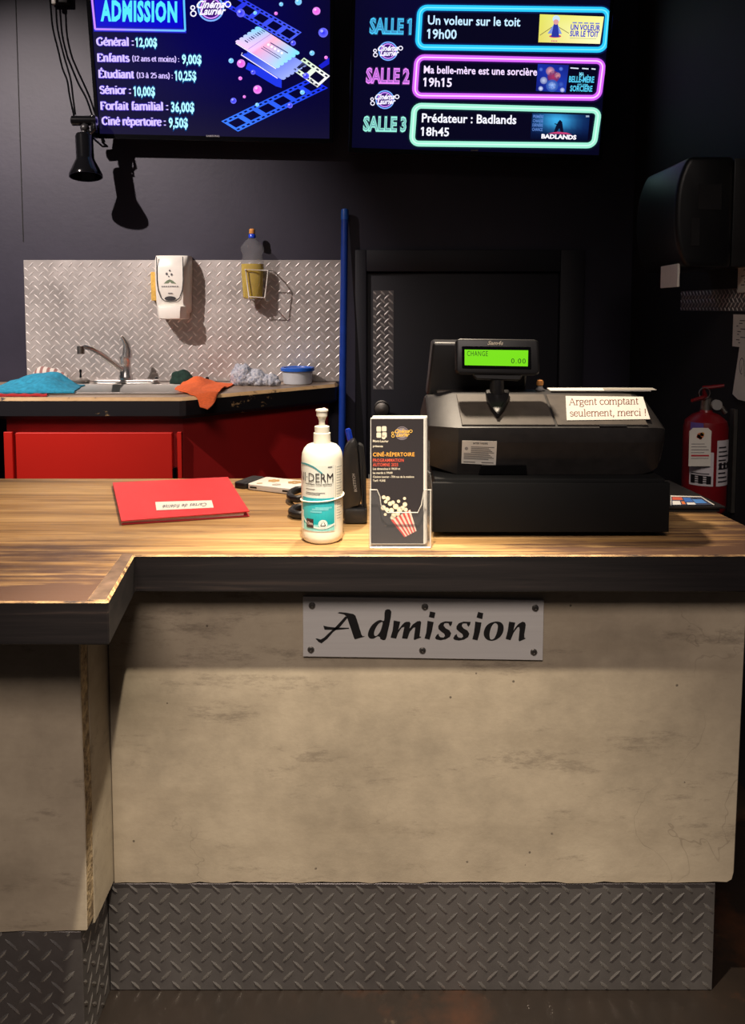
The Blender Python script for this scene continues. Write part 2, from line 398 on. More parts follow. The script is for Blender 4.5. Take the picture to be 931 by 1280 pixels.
SERIF = {
 'a': (4.7, 'c.6,4.2 1.6,5 2.8,4.9 3.3,4|l3.3,4 3.3,.8|c3.3,.8 3.6,.1 4.4,.3|c3.3,3 1.2,2.6 .4,1.4 .9,.2 2,.1 3.3,1.2'),
 'r': (3.7, 'l1,0 1,5|c1,3.4 1.8,4.7 2.8,5 3.4,4.4|s0,0 2.2,0|s.1,5 1,5'),
 'g': (4.9, 'c2.1,5 .7,4.3 .7,2.6 2.1,1.8 3.5,2.6 3.5,4.3 2.1,5|c1.2,1.9 .6,1 1.4,.4 3.4,.2 4.2,-.8 3,-2 1,-2 .3,-1.1 1.2,.3|s3.3,4.7 4.6,4.9'),
 'e': (4.5, 's.7,2.8 3.9,2.8|c3.9,2.8 3.6,4.5 2.3,5 .9,4.2 .4,2.5 1,.8 2.4,0 4,.9'),
 'n': (5.4, 'l1,0 1,5|l4.1,0 4.1,3.6|c1,3.6 2.2,4.9 3.5,4.9 4.1,3.6|s0,0 2,0|s3.1,0 5.1,0|s.1,5 1,5'),
 't': (3.1, 'l1.2,6.5 1.2,1|c1.2,1 1.6,.1 2.8,.5|s.1,5 2.7,5'),
 'c': (4.5, 'c3.9,4 3.2,4.9 2.2,5 .8,4.2 .4,2.5 1,.8 2.4,0 4,1'),
 'o': (5.0, 'c2.5,5 .9,4.2 .4,2.5 .9,.8 2.5,0 4.1,.8 4.6,2.5 4.1,4.2 2.5,5'),
 'm': (8.4, 'l1,0 1,5|l4.1,0 4.1,3.6|l7.2,0 7.2,3.6|c1,3.6 2.2,4.9 3.5,4.9 4.1,3.6|c4.1,3.6 5.3,4.9 6.6,4.9 7.2,3.6|s0,0 2,0|s3.2,0 5,0|s6.3,0 8.1,0|s.1,5 1,5'),
 'p': (5.3, 'l1,5 1,-2|c1,3.8 2.5,5 4.3,4.2 4.6,2.4 4,.6 2.6,0 1,1|s0,-2 2,-2|s.1,5 1,5'),
 's': (3.9, 'c3.2,4.2 2,5 .8,4.3 .9,3.2 2.2,2.6 3.3,1.6 3,.4 1.8,0 .5,.8'),
 'u': (5.4, 'l1,5 1,1.4|c1,1.4 1.6,.1 2.8,.1 4.1,1.2|l4.1,5 4.1,0|s0,5 1,5|s3.2,5 4.1,5|s4.1,0 5.1,0'),
 'l': (2.6, 'l1.2,7.5 1.2,0|s.2,0 2.2,0|s.3,7.5 1.2,7.5'),
 'i': (2.6, 'l1.2,5 1.2,0|s.2,0 2.2,0|s.3,5 1.2,5|l1.2,6.6 1.2,7.5'),
 'd': (5.5, 'l4.1,7.5 4.1,0|c4.1,4 2.8,5 1,4.2 .5,2.5 1.1,.7 2.6,0 4.1,1|s4.1,0 5.2,0|s3.1,7.5 4.1,7.5'),
 'f': (3.2, 'l1.3,0 1.3,6|c1.3,6 1.8,7.4 3.2,7.1|s.2,5 2.6,5|s.3,0 2.4,0'),
 'A': (7.1, 's.8,0 3.4,7|l3.4,7 6,0|s1.7,2.5 5.1,2.5|s0,0 1.8,0|s5,0 7,0'),
 'E': (6.0, 'l1.2,0 1.2,7|s.2,7 5.2,7|s.2,0 5.5,0|s1.2,3.6 3.8,3.6|l5,7 5,5.6|l5.3,0 5.3,1.6'),
 'F': (5.6, 'l1.2,0 1.2,7|s.2,7 5.2,7|s.2,0 2.6,0|s1.2,3.6 3.8,3.6|l5,7 5,5.6'),
 'G': (7.0, 'c5.6,5.6 4.5,6.9 3.2,7 1,5.6 .6,3.5 1.2,1.2 3.2,0 5.4,.9|l5.4,3 5.4,.6|s4.2,3 6.6,3'),
 'C': (6.2, 'c5.6,5.4 4.5,6.9 3.2,7 1,5.6 .6,3.5 1.2,1.2 3.2,0 5.4,1.3'),
 'S': (5.2, 'c4.4,5.8 2.7,7 1,6.1 1,4.5 2.8,3.7 4.4,2.4 4,.5 2.3,0 .6,1.2'),
 '1': (3.8, 'l2,7 2,0|s.8,0 3.2,0|s.8,5.8 2,7'), '2': (4.6, 'c.6,5.4 1.6,7 3.4,6.6 3.8,5 2.6,2.8 .5,0|s.5,0 4.2,0'),
 '3': (4.5, 'c.6,6 2,7 3.6,6 3,4.2 2,3.8|c2,3.8 3.8,3 3.8,1.2 2,0 .4,1'), '5': (4.6, 's1,7 3.9,7|l1,7 .9,4|c.9,4 2.6,4.5 3.9,3 3.4,.8 1.8,0 .4,.7'),
 '(': (2.8, 'c2.4,8 1.1,6 .9,3.2 1.3,.4 2.4,-1.6'), ')': (2.8, 'c.5,8 1.8,6 2,3.2 1.6,.4 .5,-1.6'),
 ':': (2.2, 'l1,0 1,1|l1,3.8 1,4.8'), ',': (2.2, 'c1,.8 1.2,0 .5,-1.4'), '!': (2.6, 'l1.3,7.4 1.3,2.2|l1.3,0 1.3,.9'), ' ': (2.6, ''), '-': (3, 's.4,2.6 2.6,2.6')}
for a, b, x in (('é', 'e', '|l1.9,5.9 3.1,7.4'), ('à', 'a', '|l2.7,5.9 1.5,7.4'), ('è', 'e', '|l2.7,5.9 1.5,7.4'), ('É', 'E', '|l2.6,7.9 4,9.2')): SERIF[a] = (SERIF[b][0], SERIF[b][1] + x)
def serif2d(s, thick, thin):
    vs, fs, x0 = [], [], 0.0
    for ch in s:
        adv, st = SERIF[ch]
        for q in st.split('|') if st else []:
            pts = [tuple(float(z) for z in t.split(',')) for t in q[1:].split()]
            if q[0] == 'c': pts = crom(pts)
            L = []
            for i, pnt in enumerate(pts):
                a = pts[max(i - 1, 0)]; b = pts[min(i + 1, len(pts) - 1)]
                dx, dy = b[0] - a[0], b[1] - a[1]; n = math.hypot(dx, dy) or 1; dx /= n; dy /= n
                wd = thin if q[0] == 's' else thin + (thick - thin) * abs(dy)
                L.append(((pnt[0] - dy * wd / 2, pnt[1] + dx * wd / 2), (pnt[0] + dy * wd / 2, pnt[1] - dx * wd / 2)))
            for i in range(len(L) - 1):
                k = len(vs); vs += [L[i][0], L[i][1], L[i + 1][1], L[i + 1][0]]; fs.append((k, k + 1, k + 2, k + 3))
        x0 += adv
        # shift happens per glyph below
        SH.append((len(vs), x0 - adv))
    out = []; j = 0
    for idx, v in enumerate(vs):
        while idx >= SH[j][0]: j += 1
        out.append((v[0] + SH[j][1], v[1]))
    SH.clear(); return [(a / 7.0 * CAP, b / 7.0 * CAP) for a, b in out], fs
SH = []

class Sheet:
    """flat artwork: polygons and letters laid on a surface, in layers a fraction of a millimetre apart"""
    def __init__(s, mapper, step=0.0004):
        s.map = mapper; s.step = step; s.v = []; s.f = []; s.c = []
    def tri(s, vs, fs, col, lay):
        k = len(s.v); s.v += [s.map(a, b, lay * s.step) for a, b in vs]
        for f in fs: s.f.append(tuple(i + k for i in f)); s.c.append([lin(col)] * len(f))
    def poly(s, pts, col, lay=1):
        k = len(s.v); s.v += [s.map(a, b, lay * s.step) for a, b in pts]; s.f.append(tuple(range(k, k + len(pts))))
        s.c.append([lin(c) for c in col] if isinstance(col, list) else [lin(col)] * len(pts))
    def rect(s, a0, b0, a1, b1, col, lay=1): s.poly([(a0, b0), (a1, b0), (a1, b1), (a0, b1)], col, lay)
    def disc(s, a, b, r, col, lay=1, n=20, rim=None, ry=None):
        ry = ry or r; rim = rim or col; pts = [(a + r * math.cos(2 * math.pi * k / n), b + ry * math.sin(2 * math.pi * k / n)) for k in range(n)]
        for k in range(n): s.poly([(a, b), pts[k], pts[(k + 1) % n]], [col, rim, rim], lay)
    def strip(s, pts, wd, col, lay=1, closed=False, col2=None):
        n = len(pts); L = []
        for i in range(n):
            a = pts[(i - 1) % n] if closed or i else pts[i]; b = pts[(i + 1) % n] if closed or i < n - 1 else pts[i]
            dx, dy = b[0] - a[0], b[1] - a[1]; q = math.hypot(dx, dy) or 1
            L.append((-dy / q, dx / q))
        for i in range(n if closed else n - 1):
            j = (i + 1) % n
            A, B, na, nb = pts[i], pts[j], L[i], L[j]; h = wd / 2
            o1 = (A[0] + na[0] * h, A[1] + na[1] * h); o2 = (B[0] + nb[0] * h, B[1] + nb[1] * h); i1 = (A[0] - na[0] * h, A[1] - na[1] * h); i2 = (B[0] - nb[0] * h, B[1] - nb[1] * h)
            if col2 is None: s.poly([o1, o2, i2, i1], col, lay)
            else:
                s.poly([o1, o2, B, A], [col2, col2, col, col], lay); s.poly([A, B, i2, i1], [col, col, col2, col2], lay)
    def text(s, t, a, b, h, col, lay=3, offset=0.0, shear=0.0, serif=None, spacing=1.0):
        """baseline runs from a to b (2-D points), capital height vector h (2-D)"""
        vs, fs = serif2d(t, *serif) if serif else text2d(t, offset, shear, spacing)
        if not vs: return
        x0 = min(v[0] for v in vs); x1 = max(v[0] for v in vs); sx = 1.0 / (x1 - x0)
        out = [(a[0] + (b[0] - a[0]) * (x - x0) * sx + h[0] * y / CAP, a[1] + (b[1] - a[1]) * (x - x0) * sx + h[1] * y / CAP) for x, y in vs]
        s.tri(out, fs, col, lay)
    def build(s, name, mat, parent):
        T = W[parent]; me = bpy.data.meshes.new(name); Ti = T.inverted()
        me.from_pydata([tuple(Ti @ V(v)) for v in s.v], [], s.f)
        at = me.color_attributes.new('ink', 'FLOAT_COLOR', 'CORNER'); k = 0
        flat = [x for fc in s.c for c in fc for x in c]
        at.data.foreach_set('color', flat); me.materials.append(M[mat]); me.update()
        o = bpy.data.objects.new(name, me); COL.objects.link(o); o.parent = parent; W[o] = T; return o
def rrect(a0, b0, a1, b1, r, n=5):
    out = []
    for cx, cy, st in ((a1 - r, b1 - r, 0), (a0 + r, b1 - r, 90), (a0 + r, b0 + r, 180), (a1 - r, b0 + r, 270)):
        for k in range(n + 1):
            a = math.radians(st + 90 * k / n); out.append((cx + r * math.cos(a), cy + r * math.sin(a)))
    return out

def tread(mb, M_, wd, ht, thick, pitch=0.035, rmi=1, ln=0.0145, hw=0.0031, rise=0.0015, pz=None):
    """aluminium tread plate in local x (width), y (height), z (out); raised lozenges are part of the plate"""
    mb.box((0, 0, -thick), (wd, ht, 0), 0.0008, 1, mi=0, M_=M_)
    py = (pz or pitch) ; nx = int(wd / pitch) + 2; ny = int(ht / py) + 2
    for j in range(ny):
        for i in range(nx):
            for d in (0, 1):
                cx = (i + 0.25 + 0.5 * d) * pitch; cy = (j + 0.25 + 0.5 * d) * py
                if not (0.004 < cx < wd - 0.004 and 0.004 < cy < ht - 0.004): continue
                ang = math.radians(135 if d == 0 else 45); c, s_ = math.cos(ang), math.sin(ang)
                lim = min(1.0, (cx - 0.001) / (ln * 0.72), (wd - cx - 0.001) / (ln * 0.72), (cy - 0.001) / (ln * 0.72), (ht - cy - 0.001) / (ln * 0.72))
                l = ln * max(0.35, lim)
                pts = [(-l, 0, 0), (-l * .45, -hw, 0), (l * .45, -hw, 0), (l, 0, 0), (l * .45, hw, 0), (-l * .45, hw, 0), (-l * .6, 0, rise), (l * .6, 0, rise)]
                pts = [(cx + x * c - y * s_, cy + x * s_ + y * c, z + 0.0001) for x, y, z in pts]
                mb.add(pts, [(0, 1, 6), (1, 2, 7, 6), (2, 3, 7), (3, 4, 7), (4, 5, 6, 7), (5, 0, 6)], rmi, M_)
def basis(o, ux, uy):
    ux, uy = V(ux).normalized(), V(uy).normalized(); n = ux.cross(uy); o = V(o)
    return Matrix(((ux.x, uy.x, n.x, o.x), (ux.y, uy.y, n.y, o.y), (ux.z, uy.z, n.z, o.z), (0, 0, 0, 1)))

# ================================================================== SETTING
ZC, ZS = 0.7904, 0.9236
YW, XW = 2.74, 0.92
mb = MB(); mb.box((-3.2, -3.2, -0.05), (2.4, 2.9, 0.0)); struct('floor', mb, 'floor')
mb = MB(); mb.box((-3.2, YW, 0.0), (1.2, YW + 0.12, 3.0)); struct('wall_back', mb, 'wall')
mb = MB(); mb.box((XW, 1.2, 0.0), (XW + 0.1, YW, 3.0)); struct('wall_right', mb, 'side_wall')
# panel joint in the back wall
x = P(26, 200, YW).x
mb = MB(); mb.box((x - 0.0015, YW - 0.0012, 1.42), (x + 0.0015, YW - 0.0001, 2.6)); struct('trim_1', mb, 'matte_black')
# door: casing, leaf, push plate, knob
dl, dr, dt = P(458, 400, YW).x, P(697, 400, YW).x, P(570, 340, YW).z
cl, cr, ct = P(444, 400, YW).x, P(727, 400, YW).x, P(570, 313, YW).z
mb = MB()
mb.box((cl, YW - 0.03, 0), (dl, YW, ct), 0.003); mb.box((dr, YW - 0.03, 0), (cr, YW, ct), 0.003); mb.box((dl, YW - 0.03, dt), (dr, YW, ct), 0.003)
struct('trim_2', mb, 'door_paint')
mb = MB(); mb.box((dl + 0.003, YW - 0.012, 0.0), (dr - 0.003, YW - 0.0005, dt - 0.003), 0.002)
door = struct('door_1', mb, 'door_paint'); W[door] = Matrix.Translation(door.location)
a, b = P(466, 363, YW - 0.014), P(492, 487, YW - 0.014)
mb = MB(); tread(mb, basis((a.x, YW - 0.0125, b.z), (1, 0, 0), (0, 0, 1)), b.x - a.x, a.z - b.z, 0.002, 0.028)
o = obj('push_plate', mb, ['dark_tread', 'ridge'], door)
k = P(477, 511, YW - 0.05)
mb = MB(); Mk = basis((k.x, YW - 0.012, k.z), (1, 0, 0), (0, 0, 1)) @ Matrix.Rotation(math.radians(0), 4, 'X')
mb.lathe([(0.026, 0), (0.026, 0.004), (0.011, 0.008), (0.010, 0.028), (0.022, 0.036), (0.028, 0.05), (0.024, 0.062), (0.008, 0.067)], Mk, 24)
obj('door_knob', mb, 'dull_steel', door)

# ================================================================== FRONT COUNTER
YF = 1.21; YL = PZ(137, 752, ZC).y; YB = 1.767
YC, YCL, YK, YKL = 1.256, 1.138, 1.2592, 1.1415
XS = -0.445                                            # the step between the two counter sections
th = 0.061
outline = [(-1.55, YL), (PZ(137, 750, ZC).x, YL), (PZ(168, 694, ZC).x, YF), (0.70, YF), (0.64, YB), (-1.55, YB)]
def topmats(f):
    n = f.normal
    if n.z > 0.9: return 0
    if abs(n.z) < 0.2 or n.z < -0.5: return 1
    return 2
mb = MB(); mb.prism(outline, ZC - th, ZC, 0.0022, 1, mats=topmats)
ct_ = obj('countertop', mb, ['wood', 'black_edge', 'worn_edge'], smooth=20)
tag(ct_, 'worn brown wooden countertop with a thick black front edge and a step', 'countertop')
# thin worn trim strip along the short return of the step
A_, B_ = V(outline[1] + (0,)), V(outline[2] + (0,))
mb = MB(); mb.prism([(A_.x - .03, A_.y + .003), (A_.x - .003, A_.y + .003), (B_.x - .002, B_.y + .004), (B_.x - .022, B_.y + .004)], ZC - 0.001, ZC + 0.0012, 0.0012, 1, mats=lambda f: 0 if f.normal.z > .9 else 1)
obj('edge_strip', mb, ['wood_trim', 'worn_edge'], ct_, smooth=20)
base = thing('counter_base', (0.08, 1.5, 0), 'grey concrete counter base with tread plate kick under the wooden top', 'counter')
zb = P(400, 1104, YC).z; zbl = P(60, 1165, YCL).z; KH = zb - 0.004
xr = P(922, 960, YC).x
random.seed(3)
def rough_edge(x0, x1, y, z, amp=0.004, n=50):
    return [(x0 + (x1 - x0) * i / n, z + (random.random() - 0.5) * amp) for i in range(n + 1)]
# main slab, with a chipped bottom edge (outline in x,z extruded along y)
def slab(name, pts, y0, y1, mats, bev=0.0015):
    m = MB(); Mx = Matrix(((1, 0, 0, 0), (0, 0, -1, 0), (0, 1, 0, 0), (0, 0, 0, 1)))
    m.prism(pts, -y1, -y0, bev, 1, M_=Mx, mats=lambda f: 0 if abs(f.normal.z) > 0.7 else 1)
    return obj(name, m, mats, base, smooth=25)
pts = rough_edge(XS, xr - 0.012, 0, zb) + [(xr - 0.003, zb + 0.006), (xr, zb + 0.02), (xr + 0.003, 0.5), (xr + 0.006, ZC - th - 0.0005), (XS, ZC - th - 0.0005)]
o = slab('concrete_panel', pts, YC, YC + 0.08, ['concrete', 'concrete_edge'])
pts = [(-1.5, zbl)] + rough_edge(-1.45, XS - 0.002, 0, zbl, 0.003, 30) + [(XS, zbl + 0.2), (XS - 0.002, 0.6), (XS, ZC - th - 0.0005), (-1.5, ZC - th - 0.0005)]
o = slab('concrete_panel', pts, YCL, YCL + 0.03, ['concrete', 'concrete_edge'])
mb = MB(); mb.box((XS - 0.02, YCL + 0.03, zb + .001), (XS - 0.001, YC + 0.08, ZC - th - 0.0005), 0.001, 1)
o = obj('side_panel', mb, 'concrete', base)
mb = MB(); mb.box((xr - 0.03, YC + 0.08, zb + .001), (xr + 0.003, YB - 0.05, ZC - th - 0.0005), 0.002, 1)
obj('side_panel', mb, 'concrete', base)
mb = MB(); mb.box((-1.5, YB - 0.09, zb + .001), (xr, YB - 0.05, ZC - th - 0.0005)); obj('back_panel', mb, 'matte_black', base)
xk = P(892, 1170, YK).x
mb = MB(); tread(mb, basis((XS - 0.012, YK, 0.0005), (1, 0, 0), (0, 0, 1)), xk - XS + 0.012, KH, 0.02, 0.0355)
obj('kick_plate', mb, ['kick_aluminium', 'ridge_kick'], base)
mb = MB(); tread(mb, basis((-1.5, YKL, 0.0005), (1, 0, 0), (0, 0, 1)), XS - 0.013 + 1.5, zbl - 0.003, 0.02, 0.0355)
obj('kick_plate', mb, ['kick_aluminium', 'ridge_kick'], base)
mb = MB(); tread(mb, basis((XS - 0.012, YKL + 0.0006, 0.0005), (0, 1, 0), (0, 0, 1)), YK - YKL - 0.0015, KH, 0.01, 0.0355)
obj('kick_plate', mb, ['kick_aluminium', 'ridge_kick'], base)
mb = MB(); mb.box((xk - 0.03, YK + 0.021, 0.0005), (xk, YB - 0.1, KH)); mb.box((-1.5, YB - 0.12, 0.0005), (xk - 0.03, YB - 0.1, KH))
obj('plinth', mb, 'matte_black', base)

# ---------------------------------------------------------------- Admission sign
a = P(380, 747, YC - 0.004); b = P(680, 822, YC - 0.004)
sg = Plane((0, YC - 0.0045, 0.65), (1, 0, -0.016), (0.004, 0, 1))
ca = sg.px(379, 746.5); cb = sg.px(678, 823)
la = sg.loc(ca); lb = sg.loc(cb)
sign = thing('admission_sign', (ca.x * .5 + cb.x * .5, YC - 0.0005, cb.z), 'brushed metal plate reading Admission screwed to the concrete counter front', 'sign')
mb = MB(); mb.prism([(la[0], lb[1]), (lb[0], lb[1]), (lb[0], la[1]), (la[0], la[1])], -0.004, 0.0, 0.0006, 1, M_=basis(sg.o, sg.ux, sg.uy))
obj('plate', mb, 'sign', sign)
L = lambda s, ox: [(ox + float(t.split(',')[0]) / 9.31, 755 + float(t.split(',')[1]) / 9.31) for t in s.split()]
S1 = '795,203 788,235 770,260 755,240 750,222 725,220 700,225 692,250 715,280 760,305 780,340 765,380 715,410 655,420 605,410 592,392 610,360 632,343 640,370 655,385 690,390 708,372 700,345 665,320 632,290 630,255 655,220 710,200'
glyphs = [
 [L('295,103 320,93 400,100 480,115 505,135 540,240 575,355 590,375 612,370 605,380 500,410 490,400 450,280 410,165 395,140 370,120 330,112', 390)],
 [L('390,140 412,160 330,260 240,330 180,400 110,457 75,440 40,400 60,400 100,412 140,390 180,350 260,280', 390)],
 [L('130,250 185,263 270,272 430,275 430,287 290,300 145,298', 390)],
 [L('850,72 922,88 880,320 850,415 795,405 790,385 760,375 720,400 680,402 655,380 650,345 668,290 705,235 760,195 800,185 838,190', 390), L('822,215 800,212 770,232 740,280 722,330 725,365 745,370 775,345 800,300', 390)],
 [L('112,190 188,205 165,300 190,265 215,235 238,213 260,205 295,205 308,225 295,285 335,235 385,200 418,195 432,212 425,260 415,350 412,375 433,380 425,390 350,418 345,405 362,270 340,275 300,320 270,405 208,398 235,265 205,275 165,330 140,402 75,390 100,300', 480)],
 [L('505,195 577,208 555,320 528,413 470,400 490,330', 480)], [L('535,85 597,98 583,165 520,150', 480)],
 [L(S1, 480)], [[(u + 22.7, v + 0.4) for u, v in L(S1, 480)]],
 [L('222,203 295,215 275,330 248,422 188,408 208,330', 570)], [L('255,90 316,105 303,175 238,155', 570)],
 [L('450,203 510,208 545,240 553,290 535,350 490,400 430,425 375,420 335,390 320,340 335,280 375,230', 570), L('455,220 425,240 400,290 388,350 392,395 410,412 440,400 465,355 482,290 482,240', 570)],
 [L('615,203 688,215 665,310 690,270 715,240 745,218 770,205 800,212 810,240 802,300 793,350 793,390 810,398 800,405 735,433 725,420 738,300 735,265 715,270 670,330 632,420 575,405 600,310', 570)]]
sh = Sheet(lambda u, v, h: sg.px(u, v, h + 0.0002), 0.0003)
for g in glyphs:
    if len(g) > 1: loops = [crom(lp + [lp[0]], 3)[:-1] for lp in g]
    else: loops = g
    vs, fs = fill2d(loops); sh.tri(vs, fs, (22, 20, 20), 1)
sh.build('lettering', 'ink', sign)
for u, v in ((390, 757), (531, 758.5), (669, 760), (388.5, 812), (528, 813), (667, 815)):
    c = sg.px(u, v, 0.0)
    mb = MB(); mb.lathe([(0.0058, 0), (0.0058, 0.001), (0.0046, 0.0024), (0.002, 0.0028), (0.0018, 0.0016)], basis(c, sg.ux, sg.uy), 16)
    obj('screw', mb, 'dull_steel', sign)

# ================================================================== SINK CORNER
FR = PZ(100, 497, ZS).y; CX1 = PZ(224, 499, ZS).x; EX, EY = -0.122, 2.65
prof = [(-1.5, FR), (CX1, FR), (EX, EY), (EX, YW - 0.0005), (-1.5, YW - 0.0005)]
hole = [(-1.12, 2.335), (-0.615, 2.335), (-0.585, 2.36), (-0.585, 2.64), (-1.12, 2.64)]
body = [(-1.10, FR + 0.04), (CX1 - 0.01, FR + 0.04), (EX - 0.035, EY + 0.012), (EX - 0.035, YW - 0.001), (-1.10, YW - 0.001)]
cab = thing('sink_cabinet', (-0.7, 2.5, 0), 'red painted corner sink cabinet with an orange-red flat door', 'cabinet')
mb = MB(); mb.prism(body, 0.0, ZS - 0.0655, 0.002, 1, holes=[[(-1.1 + .02, 2.32), (-0.57, 2.32), (-0.57, 2.66), (-1.08, 2.66)]]); obj('carcass', mb, 'red_body', cab)
YD = FR + 0.04
def rectpx(u0, v0, u1, v1, Y): a_ = P(u0, v0, Y); b_ = P(u1, v1, Y); return a_.x, a_.z, b_.x, b_.z
x0, z1, x1, z0 = rectpx(19, 541, 216, 600, YD - 0.018)
mb = MB(); mb.box((x0, YD - 0.018, 0.22), (x1, YD - 0.0005, z1), 0.002, 1); dd = obj('door', mb, 'red_door', cab)
hx = P(218, 590, YD - 0.018)
for zz in (P(218, 592, YD).z, 0.32):
    mb = MB(); mb.cyl((x1 + 0.006, YD - 0.012, zz - 0.022), (x1 + 0.006, YD - 0.012, zz + 0.022), 0.006, 12); mb.box((x1 - 0.0, YD - 0.0195, zz - 0.018), (x1 + 0.006, YD - 0.0182, zz + 0.018)); obj('hinge', mb, 'gloss_black', dd)
x0b, z1b, x1b, z0b = rectpx(4.5, 540, 17.5, 600, YD - 0.01)
mb = MB(); mb.box((x0b, YD - 0.012, 0.1), (x1b, YD - 0.0005, z1b), 0.0015, 1); obj('stile', mb, 'red_door', cab)
x0s, z1s, x1s, z0s = rectpx(219.5, 545, 228, 600, YD - 0.01)
mb = MB(); mb.box((x1 + 0.013, YD - 0.012, 0.1), (x1s, YD - 0.0005, z1b), 0.0015, 1); obj('stile', mb, 'red_door', cab)

def sinkmats(f):
    n = f.normal
    if n.z > 0.9: return 0
    return 1 if abs(n.z) < 0.25 or n.z < -0.5 else 2
mb = MB(); mb.prism(prof, ZS - 0.065, ZS, 0.010, 1, holes=[hole], mats=sinkmats)
sct = obj('sink_countertop', mb, ['laminate', 'chipped', 'chipped_arris'], smooth=20)
tag(sct, 'angled back countertop with chipped black edge around the steel sink', 'countertop')
# sink: flange and basin
sink = thing('kitchen_sink', (-0.85, 2.49, ZS), 'stainless steel sink let into the back countertop under the faucet', 'sink')
mb = MB(); fl = [(-1.14, 2.318), (-0.60, 2.318), (-0.565, 2.35), (-0.565, 2.665), (-1.14, 2.665)]
ih = [(-1.10, 2.35), (-0.63, 2.35), (-0.605, 2.37), (-0.605, 2.60), (-1.10, 2.60)]
mb.prism(fl, ZS + 0.0004, ZS + 0.005, 0.0012, 1, holes=[ih]); obj('rim', mb, 'steel', sink)
mb = MB()
def ring(dx, z): return [V((-1.10 + dx, 2.35 + dx, z)), V((-0.63 - dx, 2.35 + dx, z)), V((-0.605 - dx, 2.37 + dx, z)), V((-0.605 - dx, 2.60 - dx, z)), V((-1.10 + dx, 2.60 - dx, z))]
secs = [ring(0, ZS + 0.004), ring(0.006, ZS - 0.02), ring(0.010, ZS - 0.050), ring(0.03, ZS - 0.064)]
mb.loft(secs, caps=False); n_ = len(mb.bm.verts); mb.bm.verts.ensure_lookup_table(); mb.bm.faces.new([mb.bm.verts[i] for i in range(n_ - 5, n_)])
obj('basin', mb, 'steel', sink)
# tread plate splashback
a = P(29, 325, YW - 0.004); b = P(427, 476, YW - 0.004)
mb = MB(); tread(mb, basis((a.x, YW - 0.003, ZS + 0.001), (1, 0, 0), (0, 0, 1)), b.x - a.x, a.z - ZS - 0.001, 0.0028, 0.035, pz=0.0325)
sb = obj('splashback', mb, ['tread_aluminium', 'ridge']); tag(sb, 'aluminium tread plate splashback on the black wall behind the sink', 'splashback')
YS = YW - 0.003
# faucet
fy = 2.635
fc = PZ(158, 474, ZS + 0.005); fx = P(157, 470, fy).x
fa = thing('faucet', (fx, fy, ZS + 0.005), 'chrome single lever kitchen faucet standing behind the sink', 'faucet')
mb = MB(); mb.prism(rrect(P(117, 470, fy).x, fy - 0.028, P(200, 470, fy).x, fy + 0.025, 0.024, 6), ZS + 0.0052, ZS + 0.018, 0.005, 2); obj('deck_plate', mb, 'chrome', fa)
mb = MB(); zt = P(157, 444, fy).z; h_ = zt - ZS
mb.lathe([(0.024, ZS + 0.018), (0.024, ZS + 0.03), (0.0205, ZS + 0.035), (0.0195, ZS + h_ * 0.75), (0.021, ZS + h_ * 0.8), (0.0205, ZS + h_ * 0.97), (0.012, ZS + h_ + 0.006), (0.002, ZS + h_ + 0.008)], Matrix.Translation((fx, fy, 0)), 24)
obj('body', mb, 'chrome', fa)
q = [P(u, v, fy - d) for u, v, d in ((156, 463, 0.0), (148, 459, 0.03), (136, 450, 0.07), (124, 441, 0.11), (114, 435.5, 0.14), (106, 433.5, 0.155), (101.5, 435, 0.16), (101, 440, 0.16))]
mb = MB(); mb.tube(q, [0.0105, 0.0105, 0.0095, 0.009, 0.0085, 0.0085, 0.0085, 0.009], 12); obj('spout', mb, 'chrome', fa)
mb = MB(); e_ = P(101, 437, fy - 0.16); mb.cyl(e_ + V((0, 0, 0.012)), e_ - V((0, 0, 0.014)), 0.0115, 16); obj('aerator', mb, 'dull_steel', fa)
mb = MB(); lv = [P(u, v, fy - d) for u, v, d in ((158.5, 446, 0.0), (159, 438, 0.003), (157.5, 430, 0.008), (154, 423, 0.015), (151.5, 420, 0.02))]
mb.tube(lv, [0.0195, 0.016, 0.011, 0.008, 0.006], 12); obj('lever', mb, 'chrome', fa)
# strainer plug standing on the rim
c = P(101, 477, 2.645); t = thing('sink_strainer', (c.x, 2.645, ZS + 0.005), 'metal sink plug with upright stem on the sink rim near the faucet', 'sink strainer')
mb = MB(); mb.lathe([(0.026, ZS + 0.0052), (0.03, ZS + 0.008), (0.03, ZS + 0.014), (0.022, ZS + 0.02), (0.012, ZS + 0.024)], Matrix.Translation((c.x, 2.645, 0)), 24); obj('cup', mb, 'dull_steel', t)
mb = MB(); mb.lathe([(0.004, ZS + 0.022), (0.003, ZS + 0.04), (0.0045, ZS + 0.042), (0.0045, ZS + 0.05), (0.002, ZS + 0.052)], Matrix.Translation((c.x, 2.645, 0)), 12); obj('stem', mb, 'gloss_black', t)
for u, lab in ((195.5, 'small black plug cap beside the faucet base'), (259, 'small black plug cap behind the orange cloth')):
    c = P(u, 475, 2.69); mb = MB(); mb.lathe([(0.011, ZS + 0.0003), (0.011, ZS + 0.006), (0.007, ZS + 0.01), (0.006, ZS + 0.02), (0.002, ZS + 0.022)], Matrix.Translation((c.x, 2.69, 0)), 16)
    tag(obj('plug_cap', mb, 'gloss_black'), lab, 'cap')

